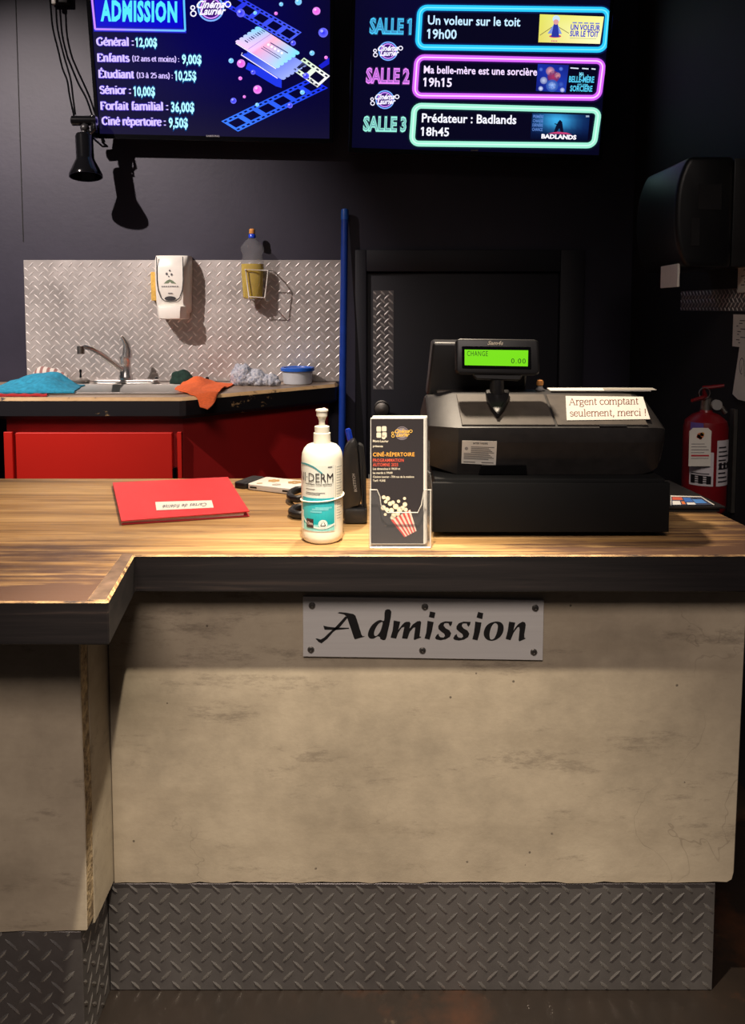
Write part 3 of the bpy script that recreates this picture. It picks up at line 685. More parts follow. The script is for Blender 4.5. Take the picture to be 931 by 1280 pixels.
def cloth(name, outline, zfun, thick, mat, nu=26, nv=16):
    """draped cloth: a four-cornered outline (bilinear) with its own folds and real thickness"""
    m = MB(); A, B, C, D = [V(p) for p in outline]
    top, bot = [], []
    for j in range(nv + 1):
        for i in range(nu + 1):
            s_, t_ = i / nu, j / nv
            p_ = (A * (1 - s_) + B * s_) * (1 - t_) + (D * (1 - s_) + C * s_) * t_
            wob = 0.006 * noise.noise(V((p_.x * 22, p_.y * 22, 3.1)))
            x_, y_ = p_.x + wob, p_.y + wob; z_ = zfun(x_, y_, s_, t_)
            top.append((x_, y_, z_ + thick)); bot.append((x_, y_, z_))
    n = nu + 1; N = len(top); f = []
    for j in range(nv):
        for i in range(nu):
            k = j * n + i; f.append((k, k + 1, k + n + 1, k + n)); f.append((N + k, N + k + n, N + k + n + 1, N + k + 1))
    ring_ = [i for i in range(n)] + [j * n + nu for j in range(1, nv + 1)] + [nv * n + i for i in range(nu - 1, -1, -1)] + [j * n for j in range(nv - 1, 0, -1)]
    for i in range(len(ring_)):
        a_, b_ = ring_[i], ring_[(i + 1) % len(ring_)]; f.append((a_, b_, N + b_, N + a_))
    m.add(top + bot, f); return obj(name, m, mat, smooth=60)
# teal towel heaped over the front of the sink rim
def zt_(x, y, s, t):
    e = min(1, 5 * s, 4 * (1 - s)) * min(1, 3.5 * t, 3.5 * (1 - t))
    hump = 0.030 + 0.022 * math.exp(-((s - 0.6) / 0.22) ** 2)
    return ZS + 0.0062 + e * hump * (0.8 + 0.5 * noise.noise(V((x * 14, y * 14, 0)))) + 0.004 * e * math.sin(y * 90)
tw = cloth('towel', [(-1.18, 2.30, 0), (-0.905, 2.315, 0), (-0.95, 2.52, 0), (-1.18, 2.53, 0)], zt_, 0.005, 'teal_cloth'); tag(tw, 'teal towel heaped over the corner of the sink', 'towel')
rc = cloth('cloth', [(-1.17, 2.262, 0), (-0.965, 2.27, 0), (-0.975, 2.297, 0), (-1.17, 2.297, 0)], lambda x, y, s, t: ZS + 0.0006 + 0.004 * abs(math.sin(s * 17)) * min(1, 4 * t * (1 - t) + .3), 0.004, 'red_cloth', 40, 6); tag(rc, 'red cloth edge peeking from under the teal towel', 'cloth')
# orange cloth: lies flat, one corner hanging over the chamfered edge
def zo_(x, y, s, t):
    d = (x - CX1) * -(EY - FR) + (y - FR) * (EX - CX1); d /= math.hypot(EX - CX1, EY - FR)   # >0: on the counter
    z = ZS + 0.0012 + 0.0052 * min(1, max(0, (-0.545 - x) / 0.02)) + 0.008 * (0.5 + noise.noise(V((x * 18, y * 18, 8)))) * min(1, 5 * t * (1 - t) + .15) + 0.016 * math.exp(-((s - .25) / .2) ** 2 - ((t - .8) / .25) ** 2)
    if d < 0: z -= min(0.03, -d * 0.9)
    return z
A = PZ(218, 490, ZS); B = PZ(261, 499.5, ZS); Cc = PZ(293, 481, ZS); D = PZ(236, 477.5, ZS)
oc = cloth('cloth', [(A.x, A.y, 0), (B.x, B.y, 0), (Cc.x, Cc.y, 0), (D.x, D.y, 0)], zo_, 0.003, 'orange_cloth', 30, 22); tag(oc, 'orange cleaning cloth with a corner hanging over the counter edge', 'cloth')
# dark green scrubbing cloth, striped cloth, fuzzy rag
def lump(amp, fr, seed):
    return lambda q: q * (1 + amp * noise.noise(V((q.x * fr, q.y * fr, q.z * fr + seed))))
def heap(name, c, r, scale, amp, fr, seed, mat, label, cat, sub=4):
    m = MB(); f = lump(amp, fr, seed)
    m.ball((c[0], c[1], 0), r, sub, scale=scale, fn=f)
    lo = min(v.co.z for v in m.bm.verts); base_z = c[2]
    for v in m.bm.verts:
        z = v.co.z
        v.co.z = base_z + max(0.0, (z - lo * 0.55))
    o_ = obj(name, m, mat, smooth=60); tag(o_, label, cat); return o_
c = P(228, 478, 2.62); heap('cloth', (c.x, 2.625, ZS + 0.0055), 0.038, (1.08, 0.6, 0.72), 0.5, 30, 3, 'green_cloth', 'crumpled dark green cloth on the rear rim of the sink', 'cloth')
c = P(60, 475, 2.66); heap('cloth', (c.x, 2.665, ZS + 0.0055), 0.05, (1.1, 0.5, 0.62), 0.4, 24, 9, 'striped', 'pale striped cloth bundled behind the teal towel', 'cloth')
ra, rb = P(292, 470, 2.6), P(352, 478, 2.6)
m = MB()
for i in range(9):
    s = i / 8; x_ = ra.x + 0.018 + (rb.x - ra.x - 0.03) * s; y_ = 2.615 - 0.03 * s
    r_ = 0.036 - 0.018 * s + 0.004 * math.sin(i * 2.1)
    m.ball((x_, y_, ZS + r_ * 0.82), r_, 3, scale=(0.85, 0.95, 0.9 + 0.25 * (1 - s)), fn=lump(0.3, 60, i))
for v in m.bm.verts: v.co.z = max(v.co.z, ZS + 0.0005)
o = obj('rag', m, 'rag', smooth=60); tag(o, 'fuzzy white and blue rag lying beside the blue lidded tub', 'rag')
# tub with blue lid
c = P(372, 480, 2.655); t = thing('food_tub', (c.x, 2.655, ZS), 'round clear plastic tub with a blue lid on the back counter', 'tub'); R_ = 0.0545
T_ = Matrix.Translation((c.x, 2.655, ZS))
mb = MB(); mb.lathe([(R_ * 0.84, 0.0004), (R_ * 0.9, 0.003), (R_ * 0.97, 0.046), (R_ * 0.93, 0.046), (R_ * 0.86, 0.005), (0.001, 0.004)], T_, 36); obj('bowl', mb, 'frosted', t)
mb = MB(); mb.lathe([(R_ * 0.985, 0.0455), (R_ * 1.08, 0.047), (R_ * 1.08, 0.056), (R_ * 1.03, 0.059), (R_ * 0.9, 0.0575), (R_ * 0.88, 0.055), (0.001, 0.055)], T_, 36); obj('lid', mb, 'blue_plastic', t)

# soap dispenser on the splashback
x0, z1, x1, z0 = rectpx(192.5, 319.5, 237, 399, YS - 0.06)
xc = (x0 + x1) / 2; wd = (x1 - x0) / 2
t = thing('soap_dispenser', (xc, YS - 0.003, z0), 'white wall mounted soap dispenser above the sink faucet', 'soap dispenser')
YR = YS - 0.0022
mb = MB()
def dsec(z, depth, k):
    return [V((xc + wd * k * a, YR - depth * b, z)) for a, b in ((-1, 0), (-1, 0.55), (-0.93, 0.85), (-0.75, 1), (0, 1.06), (0.75, 1), (0.93, 0.85), (1, 0.55), (1, 0))]
hh = z1 - z0
mb.loft([dsec(z0 + hh * a, d, k) for a, d, k in ((0.10, 0.05, 0.86), (0.13, 0.062, 0.92), (0.25, 0.075, 0.95), (0.5, 0.078, 0.97), (0.8, 0.078, 1), (0.95, 0.07, 1), (1.0, 0.06, 0.98))])
obj('housing', mb, 'white_plastic', t)
mb = MB(); mb.loft([dsec(z0 + hh * a, d, k) for a, d, k in ((0.0, 0.08, 0.70), (0.015, 0.094, 0.76), (0.11, 0.098, 0.80), (0.20, 0.093, 0.84), (0.215, 0.08, 0.82))]); obj('push_bar', mb, 'white_plastic', t)
fp = Plane((xc, YR - 0.0835, z0 + hh * .5), (1, 0, 0), (0, 0, 1))
sh = Sheet(lambda a, b, h: V((xc + a * wd, YR - 0.0795 - 0.0042 * max(0, 1 - abs(a) / .75) - h, z0 + hh * b)), 0.0004)
arc = [(-0.78, 0.97), (-0.78, 0.6), (-0.72, 0.45), (-0.55, 0.33), (-0.35, 0.285), (0, 0.27), (0.35, 0.285), (0.55, 0.33), (0.72, 0.45), (0.78, 0.6), (0.78, 0.97)]
for (a1, b1), (a2, b2) in zip(arc, arc[1:]):
    k = 0.97; sh.poly([(a1, b1), (a2, b2), (a2 * 0.93, b2 + 0.012), (a1 * 0.93, b1 + 0.012)], (40, 40, 44), 1)
sh.disc(0, 0.325, 0.33, (46, 44, 48), 1, 20, ry=0.035)
for a, b, r in ((-.18, .71, .07), (0, .76, .05), (.1, .7, .06), (-.06, .67, .04)): sh.disc(a, b, r, (84, 84, 88), 1, 8, ry=r * .3)
sh.poly([(-0.35, .56), (.35, .56), (.15, .605), (-.02, .625), (-.2, .6)], (120, 136, 110), 1)
sh.text('DISPENSER', (-0.5, .505), (.5, .505), (0, .022), (120, 120, 124), 1) if False else None
for i in range(8): sh.rect(-0.5 + i * .125, .505, -0.41 + i * .125, .522, (130, 128, 130), 1)
sh.rect(-.12, .4, .14, .415, (110, 110, 112), 1)
sh.build('printing', 'ink', t)
x0k, z1k, x1k, z0k = rectpx(189, 340, 196, 376, YS - 0.02)
mb = MB(); mb.box((x0k, YS - 0.03, z0k), (xc - wd * 1.0 - 0.0005, YS - 0.002, z1k), 0.003, 2); tag(obj('sponge', mb, 'kraft'), 'yellow sponge wedged beside the white soap dispenser', 'sponge')

# dish soap bottle held in a white wire holder
yb_ = YS - 0.05
cx_ = P(317, 340, yb_).x; zb_ = P(317, 374, yb_).z; zt2 = P(313, 286, yb_).z; H_ = zt2 - zb_
t = thing('dish_soap_bottle', (cx_, yb_, zb_), 'clear bottle of yellow dish soap in the wall wire holder', 'bottle')
T_ = Matrix.Translation((cx_ - 0.004, yb_, zb_))
pr = [(0.030, 0.0), (0.036, 0.006), (0.040, 0.3 * H_), (0.0415, 0.42 * H_), (0.040, 0.52 * H_), (0.034, 0.60 * H_), (0.034, 0.63 * H_), (0.041, 0.70 * H_), (0.040, 0.74 * H_), (0.028, 0.81 * H_), (0.014, 0.86 * H_), (0.012, 0.88 * H_)]
mb = MB(); mb.lathe(pr, T_, 28, sy=0.72); obj('bottle_body', mb, 'clear_bottle', t)
mb = MB(); mb.lathe([(r * 0.94, z + 0.002) for r, z in pr[:4]] + [(0.0385, 0.5 * H_)], T_, 28, sy=0.72); obj('liquid', mb, 'soap', t)
mb = MB(); mb.lathe([(0.0125, 0.87 * H_), (0.0125, 0.91 * H_), (0.010, 0.925 * H_)], T_, 20); obj('collar', mb, 'pen_blue', t)
mb = MB(); mb.lathe([(0.0085, 0.925 * H_), (0.0105, 0.94 * H_), (0.010, 0.985 * H_), (0.007, 1.0 * H_)], T_, 20); obj('cap', mb, 'orange', t)
t = thing('wire_holder', (cx_, YS, zb_), 'white wire holder carrying the yellow dish soap bottle', 'holder')
yf_ = yb_ - 0.037
Q = [P(307, 337, yf_), P(335, 338, yf_), P(331, 372, yf_), P(311, 371, yf_)]
mb = MB(); mb.tube(Q, 0.0022, 8, closed=True); obj('front_loop', mb, 'white_plastic', t)
for a_ in (Q[2], Q[3]):
    mb = MB(); mb.tube([a_, V((a_.x, a_.y + 0.01, zb_ - 0.0026)), V((a_.x, YS - 0.0015, zb_ - 0.0026))], 0.0022, 8); obj('wire', mb, 'white_plastic', t)
for a_ in (Q[0], Q[1]):
    mb = MB(); xx = a_.x; mb.tube([a_, V((xx + (0.01 if a_ is Q[1] else -0.012), yb_, a_.z)), V((xx + (0.01 if a_ is Q[1] else -0.012), YS - 0.0015, a_.z))], 0.0022, 8); obj('wire', mb, 'white_plastic', t)

# blue broom handle leaning beside the splashback
a = P(431, 262, YW - 0.03); b = P(427.5, 548, YW - 0.09); d_ = b - a; e_ = a + d_ * (a.z - 0.012) / (a.z - b.z)
t = thing('broom', (e_.x, e_.y, 0), 'blue broom handle leaning on the black wall beside the splashback', 'broom')
mb = MB(); mb.tube([a + d_ * 0.04, e_ + V((0, 0, 0.06))], 0.0125, 14); obj('handle', mb, 'blue_metal', t)
mb = MB(); mb.tube([a + d_ * 0.045, a + d_ * 0.02, a, a - d_ * 0.004], [0.0135, 0.0138, 0.0125, 0.006], 14); obj('grip', mb, 'blue_plastic', t)
mb = MB(); mb.box((e_.x - 0.022, e_.y - 0.2, 0.045), (e_.x + 0.025, e_.y + 0.04, 0.085), 0.008); obj('brush_head', mb, 'blue_plastic', t)
mb = MB(); mb.box((e_.x - 0.018, e_.y - 0.195, 0.001), (e_.x + 0.021, e_.y + 0.035, 0.045), 0.004); obj('bristles', mb, 'matte_black', t)

# ================================================================== SCREENS
def tvplane(u, v, Y, roll, tilt):
    r, t = math.radians(roll), math.radians(tilt)
    ux = V((1, 0, 0)); uy = V((0, -math.sin(t), math.cos(t)))
    return Plane(P(u, v, Y), ux * math.cos(r) - uy * math.sin(r), uy * math.cos(r) + ux * math.sin(r))
def television(pl, bl, br, h_m, label, bez, base_y):
    """bl, br: lower corners of the casing in local metres"""
    x0, y0 = pl.loc(bl); x1, _ = pl.loc(br)
    t = thing('television', tuple(pl.at((x0 + x1) / 2, y0)), label, 'television')
    B_ = basis(pl.o, pl.ux, pl.uy)
    mb = MB(); mb.box((x0, y0, -0.03), (x1, y0 + h_m, -0.0015), 0.003, 2, M_=B_); mb.box((x0 + 0.12, y0 + 0.06, -0.06), (x1 - 0.12, y0 + h_m - 0.06, -0.029), 0.01, 2, M_=B_)
    obj('casing', mb, 'black_plastic', t)
    mb = MB(); mb.prism([(x0, y0), (x1, y0), (x1, y0 + h_m), (x0, y0 + h_m)], -0.0016, 0.004, 0.001, 1, M_=B_, holes=[[(x0 + bez, y0 + bez * 1.3), (x1 - bez, y0 + bez * 1.3), (x1 - bez, y0 + h_m - bez), (x0 + bez, y0 + h_m - bez)]])
    obj('bezel', mb, 'gloss_black', t)
    c = pl.at((x0 + x1) / 2, y0 + h_m * 0.5, -0.05)
    mb = MB(); mb.box((c.x - 0.1, c.y, c.z - 0.08), (c.x + 0.1, YW - 0.0005, c.z + 0.08), 0.004); obj('wall_mount', mb, 'matte_black', t)
    return t, (x0, y0, x1, y0 + h_m)
def ramp_c(a, b, t): return tuple(a[i] + (b[i] - a[i]) * t for i in range(3))
def neon_frame(sh, u0, v0, u1, v1, r, wd, core, glow, bg, skew, lay=2, lines=None):
    """rounded neon frame; corners given in photo pixels of the unrolled rectangle, skew moves points by (du,dv)"""
    pts = [skew(a, b) for a, b in rrect(u0, v0, u1, v1, r, 6)]
    sh.strip(pts, wd * 1.9, glow, lay, True, bg); sh.strip(pts, wd, core, lay + 1, True)
    if lines: sh.strip(pts, wd * 0.28, lines, lay + 2, True)
    return pts

# ---- price board
pl1 = tvplane(124, 174, 2.665, 1.2, 12.0)
bl, br = pl1.px(121, 173), pl1.px(416, 175)
tv1, R1 = television(pl1, bl, br, 0.485, 'television showing the cinema ticket price list', 0.012, 0)
sh = Sheet(lambda u, v, h: pl1.px(u, v, h + 0.0002), 0.00035)
loc1 = lambda a, b, h: pl1.at(a, b, h)
x0, y0, x1, y1 = R1
# background gradient in screen metres
base_s = Sheet(lambda a, b, h: pl1.at(a, b, h), 0.00035)
nx, ny = 16, 8
def bgc(s, t):
    c = ramp_c((7, 5, 44), (4, 2, 74), math.sin(math.pi * s) * min(1, t * 1.6)); k = max(0, 0.22 - t) / 0.22
    return ramp_c(c, (26, 22, 46), k * 0.6)  # foot of the screen: greyish room reflection painted into the picture
X0, X1, Y0, Y1 = x0 + 0.012, x1 - 0.012, y0 + 0.0156, y1 - 0.012
for i in range(nx):
    for j in range(ny):
        q = [((i + a) / nx, (j + b) / ny) for a, b in ((0, 0), (1, 0), (1, 1), (0, 1))]
        base_s.poly([(X0 + (X1 - X0) * s, Y0 + (Y1 - Y0) * t) for s, t in q], [bgc(s, t) for s, t in q], 0)
base_s.build('screen_glass', 'lit_screen', tv1)
# ADMISSION box
bx = [(113, -22), (229, -20), (231.5, 38.5), (119, 36.5)]
sh.poly([(116, -18), (227, -17), (229, 37), (121, 35)], (6, 6, 190), 1)
sh.strip(bx, 7.5, (60, 60, 255), 2, True, (10, 8, 120))
for i in range(4):
    a, b = bx[i], bx[(i + 1) % 4]
    ca, cb2 = [((90, 190, 255) if k in (1, 2) else (196, 130, 255)) for k in (i, (i + 1) % 4)]
    for k in range(6):
        p1 = (a[0] + (b[0] - a[0]) * k / 6, a[1] + (b[1] - a[1]) * k / 6); p2 = (a[0] + (b[0] - a[0]) * (k + 1) / 6, a[1] + (b[1] - a[1]) * (k + 1) / 6)
        sh.strip([p1, p2], 2.4, ramp_c(ca, cb2, (k + .5) / 6), 3)
sh.text('ADMISSION', (126, 25.2), (221.5, 26.8), (0, -23.5), (84, 222, 255), 4, offset=0.045, spacing=1.12)
rows = [('Général :', 120.5, 56.5, 167.5, 57, 9.2, '12,00$', 169.5, 196.5, 58.5, 10.5), ('Enfants', 121.8, 76.5, 162.5, 77, 9, '9,00$', 227.5, 252, 80, 11),
        ('Étudiant', 123.3, 96.8, 168, 97.5, 9, '10,25$', 218.5, 245.5, 100.5, 11), ('Sénior :', 124.5, 116.8, 164, 117.2, 9, '10,00$', 167, 194, 120, 11),
        ('Forfait familial :', 125.8, 136.6, 210.5, 137.6, 9, '36,00$', 214, 243, 140, 11.5), ('Ciné répertoire :', 127.2, 155.5, 207.5, 157, 9, '9,50$', 211, 235, 159.5, 11.5)]
LAV = (206, 186, 255); CYN = (176, 244, 255)
for s, u0, v0, u1, v1, h, pr_, p0, p1, pv, ph in rows:
    sh.text(s, (u0, v0), (u1, v1), (-0.35, -h), (44, 26, 150), 2, serif=(3.4, 2.6)); sh.text(s, (u0, v0), (u1, v1), (-0.35, -h), LAV, 3, serif=(2.0, 0.95))
    sh.text(pr_, (p0 - .5, pv + .2), (p1 + .5, pv + .6), (-0.2, -ph - 1.2), (12, 70, 130), 2, offset=0.075); sh.text(pr_, (p0, pv - .4), (p1, pv), (-0.2, -ph), CYN, 3, offset=0.03)
sh.text('(12 ans et moins) :', (165.5, 76.2), (224, 77.3), (-.2, -6.2), LAV, 3, serif=(1.5, 0.8))
sh.text('(13 à 25 ans) :', (171, 97), (216, 98), (-.2, -6.2), LAV, 3, serif=(1.5, 0.8))
def badge(sh, u, v, r, lay=2, ring1=(120, 170, 255), ring2=(206, 140, 255), txt=(240, 236, 255), disc=(60, 14, 110)):
    circ = lambda q: [(u + q * math.cos(2 * math.pi * k / 28), v + q * math.sin(2 * math.pi * k / 28)) for k in range(28)]
    sh.disc(u, v, r * 0.72, disc, lay, 24); sh.strip(circ(r), r * .13, ring1, lay, True); sh.strip(circ(r * 0.8), r * .11, ring2, lay, True)
    sh.text('Cinéma', (u - r * 1.18, v - r * 0.02), (u + r * 1.1, v - r * .06), (r * 0.1, -r * 0.58), txt, lay + 2, offset=0.03, shear=0.25)
    sh.text('Laurier', (u - r * 0.92, v + r * 0.52), (u + r * 1.16, v + r * 0.48), (r * 0.1, -r * 0.58), txt, lay + 2, offset=0.03, shear=0.25)
    for a, b, q in ((-1.45, -.05, .16), (-1.4, .42, .22), (1.38, -.32, .22)):
        sh.strip([(u + r * a + r * q * math.cos(k * .7), v + r * b + r * q * math.sin(k * .7)) for k in range(9)], r * .1, txt, lay + 2, True)
badge(sh, 263.5, 10.5, 15.5)
# film strips, tickets, bubbles
def film(p0, p1, wd, col, n, lay, ang=None, dark=(4, 3, 46), col1=None):
    dx, dy = p1[0] - p0[0], p1[1] - p0[1]; ex, ey = wd
    col1 = col1 or col
    sh.poly([p0, p1, (p1[0] + ex, p1[1] + ey), (p0[0] + ex, p0[1] + ey)], [col, col1, col1, col], lay)
    at_ = lambda s, t: (p0[0] + dx * s + ex * t, p0[1] + dy * s + ey * t)
    for i in range(n):
        s0, s1 = (i + .16) / n, (i + .84) / n
        sh.poly([at_(s0, .26), at_(s1, .26), at_(s1, .74), at_(s0, .74)], dark, lay + 1)
        for j in range(3):
            a_, b_ = (i + (j + .2) / 3) / n, (i + (j + .75) / 3) / n
            for t0, t1 in ((.07, .17), (.83, .93)): sh.poly([at_(a_, t0), at_(b_, t0), at_(b_, t1), at_(a_, t1)], dark, lay + 1)
film((377, 40.5), (293, -8), (-17, 13), (70, 90, 235), 5, 2, col1=(30, 40, 220))
sh.poly([(310, 78), (352, 98), (352, 110), (345, 108), (318, 92), (307, 86)], (30, 52, 220), 2)
film((276.5, 151.5), (389, 97), (21, 13), (56, 120, 255), 6, 3, col1=(24, 40, 225))
sh.poly([(398, 82), (411.5, 72), (411.5, 80), (402, 86)], (24, 30, 190), 2)
film((380, 72), (412.5, 95), (-16, 14.5), (200, 226, 190), 2, 4, col1=(240, 236, 240), dark=(8, 6, 40))
def ticket(c0, c1, wd, lay, f, teeth=6):
    """c0..c1: one long edge; wd: vector across; scalloped short ends"""
    dx, dy = c1[0] - c0[0], c1[1] - c0[1]; ex, ey = wd; n = 14
    at_ = lambda s, t: (c0[0] + dx * s + ex * t, c0[1] + dy * s + ey * t)
    for i in range(n):
        for j in range(4): q = [((i + a) / n, (j + b) / 4) for a, b in ((0, 0), (1, 0), (1, 1), (0, 1))]; sh.poly([at_(*k) for k in q], [f(*k) for k in q], lay)
    for k in range(teeth):
        for s, o_ in ((0, -.035), (1, .035)): sh.poly([at_(s, k / teeth), at_(s + o_, (k + .25) / teeth), at_(s + o_, (k + .7) / teeth), at_(s, (k + 1) / teeth)], f(s, (k + .5) / teeth), lay)
def f2(s, t): return ramp_c((44, 66, 215), (150, 166, 240), s)
def f1(s, t):
    if s < .4: return ramp_c((236, 196, 250), ramp_c((110, 210, 255), (235, 176, 220), s / .4), t)
    return ramp_c(ramp_c((240, 160, 210), (170, 215, 255), (s - .4) / .6), ramp_c((255, 176, 200), (120, 220, 255), (s - .4) / .6), t)
ticket((304, 70), (352, 99.5), (31, -19), 5, f2)
sh.strip([(303, 66), (301.5, 68.5), (347, 98)], 1.2, (225, 216, 255), 6)
ticket((295, 53.5), (345, 85), (29, -20), 8, f1)
sh.strip([(295, 54.3), (345, 86)], 1.0, (250, 244, 255), 9)
sh.strip([(310.5, 61.5), (339.5, 42)], 0.6, (160, 120, 200), 9)
for i in range(9):
    k = i / 8; a = (306 + 21 * k, 50.5 - 13 * k); sh.strip([a, (a[0] + 4.2, a[1] + 2.8)], (1.3, .6, .9)[i % 3], (30, 24, 70), 9)
for o_ in (0, 1): sh.strip([(329 + o_ * 0 - o_ * 2.5, 58.5 + o_ * 1.5), (351 - o_ * 2.5, 72 + o_ * 1.5)], 0.8, (60, 50, 120), 9)
for i in range(5): sh.disc(335.5 + i * 4.2, 56 + i * 2.6, 1.6, (250, 240, 255), 9, 8)
sh.strip([(338, 53.5), (360, 66.5)], 1.2, (52, 40, 110), 9)
PK, CY_, BL = (236, 84, 214), (84, 196, 240), (26, 34, 235)
for u, v, r, c in ((395.5, 14, 5, PK), (301.5, 79.5, 5.2, PK), (322, 112, 5.4, PK), (300.5, 98, 2.4, PK), (305.5, 121, 1.9, PK), (407.5, 72, 2.2, PK), (345, 17, 2.2, PK),
                   (404, 41, 6, BL), (373, 2.5, 4.2, CY_), (351.5, 5.5, 2.6, CY_), (390, 66.5, 3.2, CY_), (289, 76, 3.2, CY_), (319, 16.3, 2.4, CY_), (378, 115.5, 3, CY_), (321.5, 131, 2.5, CY_),
                   (292, 126, 3.8, BL), (362.5, 132, 3.4, BL), (301, 16.5, 5.2, BL), (316.5, 90.5, 3, BL), (382.5, 95, 4, BL), (366.5, 54, 3.4, BL)):
    sh.disc(u, v, r, c, 10, 16, rim=ramp_c(c, (200, 190, 255), .45)); sh.disc(u - r * .3, v - r * .35, r * .32, ramp_c(c, (255, 255, 255), .6), 11, 8)
sh.build('screen_picture', 'lit_screen', tv1)
sh = Sheet(lambda u, v, h: pl1.px(u, v, h + 0.0043), 0.0002)
sh.text('SAMSUNG', (258, 171), (274.5, 171.2), (0, -2.2), (180, 178, 184), 1, offset=0.02)
sh.build('maker_badge', 'ink', tv1)

# ---- show times board
pl2 = tvplane(436, 190, 2.63, 1.7, 5.0)
bl, br = pl2.px(435.5, 190), pl2.px(752, 197)
tv2, R2 = television(pl2, bl, br, 0.52, 'television showing the film titles and times for each salle', 0.011, 0)
x0, y0, x1, y1 = R2; X0, X1, Y0, Y1 = x0 + 0.011, x1 - 0.011, y0 + 0.0143, y1 - 0.011
base_s = Sheet(lambda a, b, h: pl2.at(a, b, h), 0.00035)
def bg2(s, t): return ramp_c((5, 5, 26), (8, 6, 44), math.exp(-((s - .2) / .25) ** 2) * (0.4 + .6 * t))
for i in range(12):
    for j in range(6):
        q = [((i + a) / 12, (j + b) / 6) for a, b in ((0, 0), (1, 0), (1, 1), (0, 1))]
        base_s.poly([(X0 + (X1 - X0) * s, Y0 + (Y1 - Y0) * t) for s, t in q], [bg2(s, t) for s, t in q], 0)
base_s.build('screen_glass', 'lit_screen', tv2)
sh = Sheet(lambda u, v, h: pl2.px(u, v, h + 0.0002), 0.00035)
def quad(c):            # bilinear map of the unit square to four photo corners (tl, tr, br, bl)
    return lambda s, t: tuple((c[0][k] * (1 - s) + c[1][k] * s) * (1 - t) + (c[3][k] * (1 - s) + c[2][k] * s) * t for k in (0, 1))
boxes = [(((525, 9.5), (760.5, 12.5), (755.5, 62.5), (522, 59)), (40, 190, 236), (20, 60, 140), (110, 225, 250), 1),
         (((521.5, 71.5), (754, 76.5), (748, 122.5), (518, 119.5)), (206, 96, 236), (70, 20, 120), (255, 205, 255), 1),
         (((518, 132), (748.5, 138), (742, 182), (514.5, 179.5)), (150, 226, 200), (20, 60, 60), (200, 250, 228), 1)]
for c, core, glow, line, _ in boxes:
    qf = quad(c); W_, H_2 = 236.0, 48.0
    pts = [qf(a / W_, b / H_2) for a, b in rrect(0, 0, W_, H_2, 9, 6)]
    inner = [qf(a / W_, b / H_2) for a, b in rrect(2, 2, W_ - 2, H_2 - 2, 8, 6)]
    sh.poly(inner, (6, 5, 26), 1)
    sh.strip(pts, 12.5, glow, 2, True, (6, 5, 30)); sh.strip(pts, 7.2, core, 3, True); sh.strip(pts, 1.5, line, 4, True)
WH = (236, 236, 250)
sh.text('Un voleur sur le toit', (534.5, 30.5), (650, 33), (.4, -11), (190, 226, 255), 3, offset=0.018)
sh.text('19h00', (533.5, 48), (570.5, 48.8), (.4, -11.4), (190, 226, 255), 3, offset=0.018)
sh.text('Ma belle-mère est une sorcière', (529.5, 91.5), (671, 94.5), (.4, -9.2), (236, 214, 255), 3, offset=0.018)
sh.text('19h15', (528.8, 107.8), (564.5, 108.6), (.4, -10.5), (236, 224, 255), 3, offset=0.018)
sh.text('Prédateur : Badlands', (527, 152.6), (645, 155), (.4, -10.6), WH, 3, offset=0.02)
sh.text('18h45', (525.8, 169.4), (561, 170.3), (.4, -10.3), WH, 3, offset=0.018)
for s, u0, u1, v0, h, c in (('SALLE 1', 461.5, 514, 41.8, 18, (70, 190, 236)), ('SALLE 2', 457, 511.5, 103.6, 17.5, (232, 130, 246)), ('SALLE 3', 453.5, 507.5, 163.5, 17, (150, 236, 214))):
    sh.text(s, (u0, v0 - .3), (u1, v0 + .6), (.7, -h), ramp_c(c, (5, 5, 30), .72), 2, offset=0.085)
    sh.text(s, (u0, v0 - .3), (u1, v0 + .6), (.7, -h), c, 3, offset=0.045)
    sh.text(s, (u0 + .8, v0 - .9), (u1 - .8, v0), (.7, -h + 1.3), ramp_c(c, (40, 40, 90), .35), 4, offset=0.004)
badge(sh, 485, 64, 11.3); badge(sh, 481, 124.6, 11)
# film stills: plain generic artwork with the photographed titles
q1 = quad(((674.5, 18), (754.5, 21), (749.5, 55), (672.5, 53)))
sh.poly([q1(0, 0), q1(1, 0), q1(1, 1), q1(0, 1)], [(214, 214, 92), (236, 232, 140), (246, 240, 186), (216, 204, 96)], 5)
sh.poly([q1(.14, .68), q1(.22, .38), q1(.30, .38), q1(.37, .68)], (120, 140, 210), 6); sh.poly([q1(.2, .8), q1(.23, .3), q1(.29, .3), q1(.33, .8)], (40, 52, 150), 7)
sh.disc(*q1(.26, .26), 3.4, (210, 150, 150), 8, 12); sh.disc(*q1(.26, .15), 4.6, (190, 215, 240), 7, 12); sh.disc(*q1(.265, .77), 7.6, (196, 40, 96), 6, 18, ry=1.8)
sh.strip([q1(.02, .75), q1(.2, .45)], .7, (90, 80, 60), 6); sh.strip([q1(.32, .45), q1(.48, .65)], .7, (90, 80, 60), 6)
sh.text('UN VOLEUR', q1(.5, .52), q1(.97, .52), (.6, -6.6), (36, 40, 190), 6, offset=0.03); sh.text('SUR LE TOIT', q1(.5, .75), q1(.96, .75), (.6, -6.6), (36, 40, 190), 6, offset=0.03)
for i in range(5): sh.rect(*q1(.52 + i * .09, .24), *q1(.59 + i * .09, .28), (110, 120, 190), 6)
sh.strip([q1(.5, .82), q1(.93, .82)], .5, (140, 150, 120), 6)
for i in range(4): sh.rect(*q1(.21 + i * .026, .92), *q1(.226 + i * .026, .965), (200, 60, 130), 6)
q2 = quad(((672, 80), (745, 83), (742.5, 117), (669.5, 114)))
sh.poly([q2(0, 0), q2(.53, 0), q2(.51, 1), q2(0, 1)], [(20, 40, 150), (20, 30, 120), (30, 60, 170), (16, 24, 110)], 5)
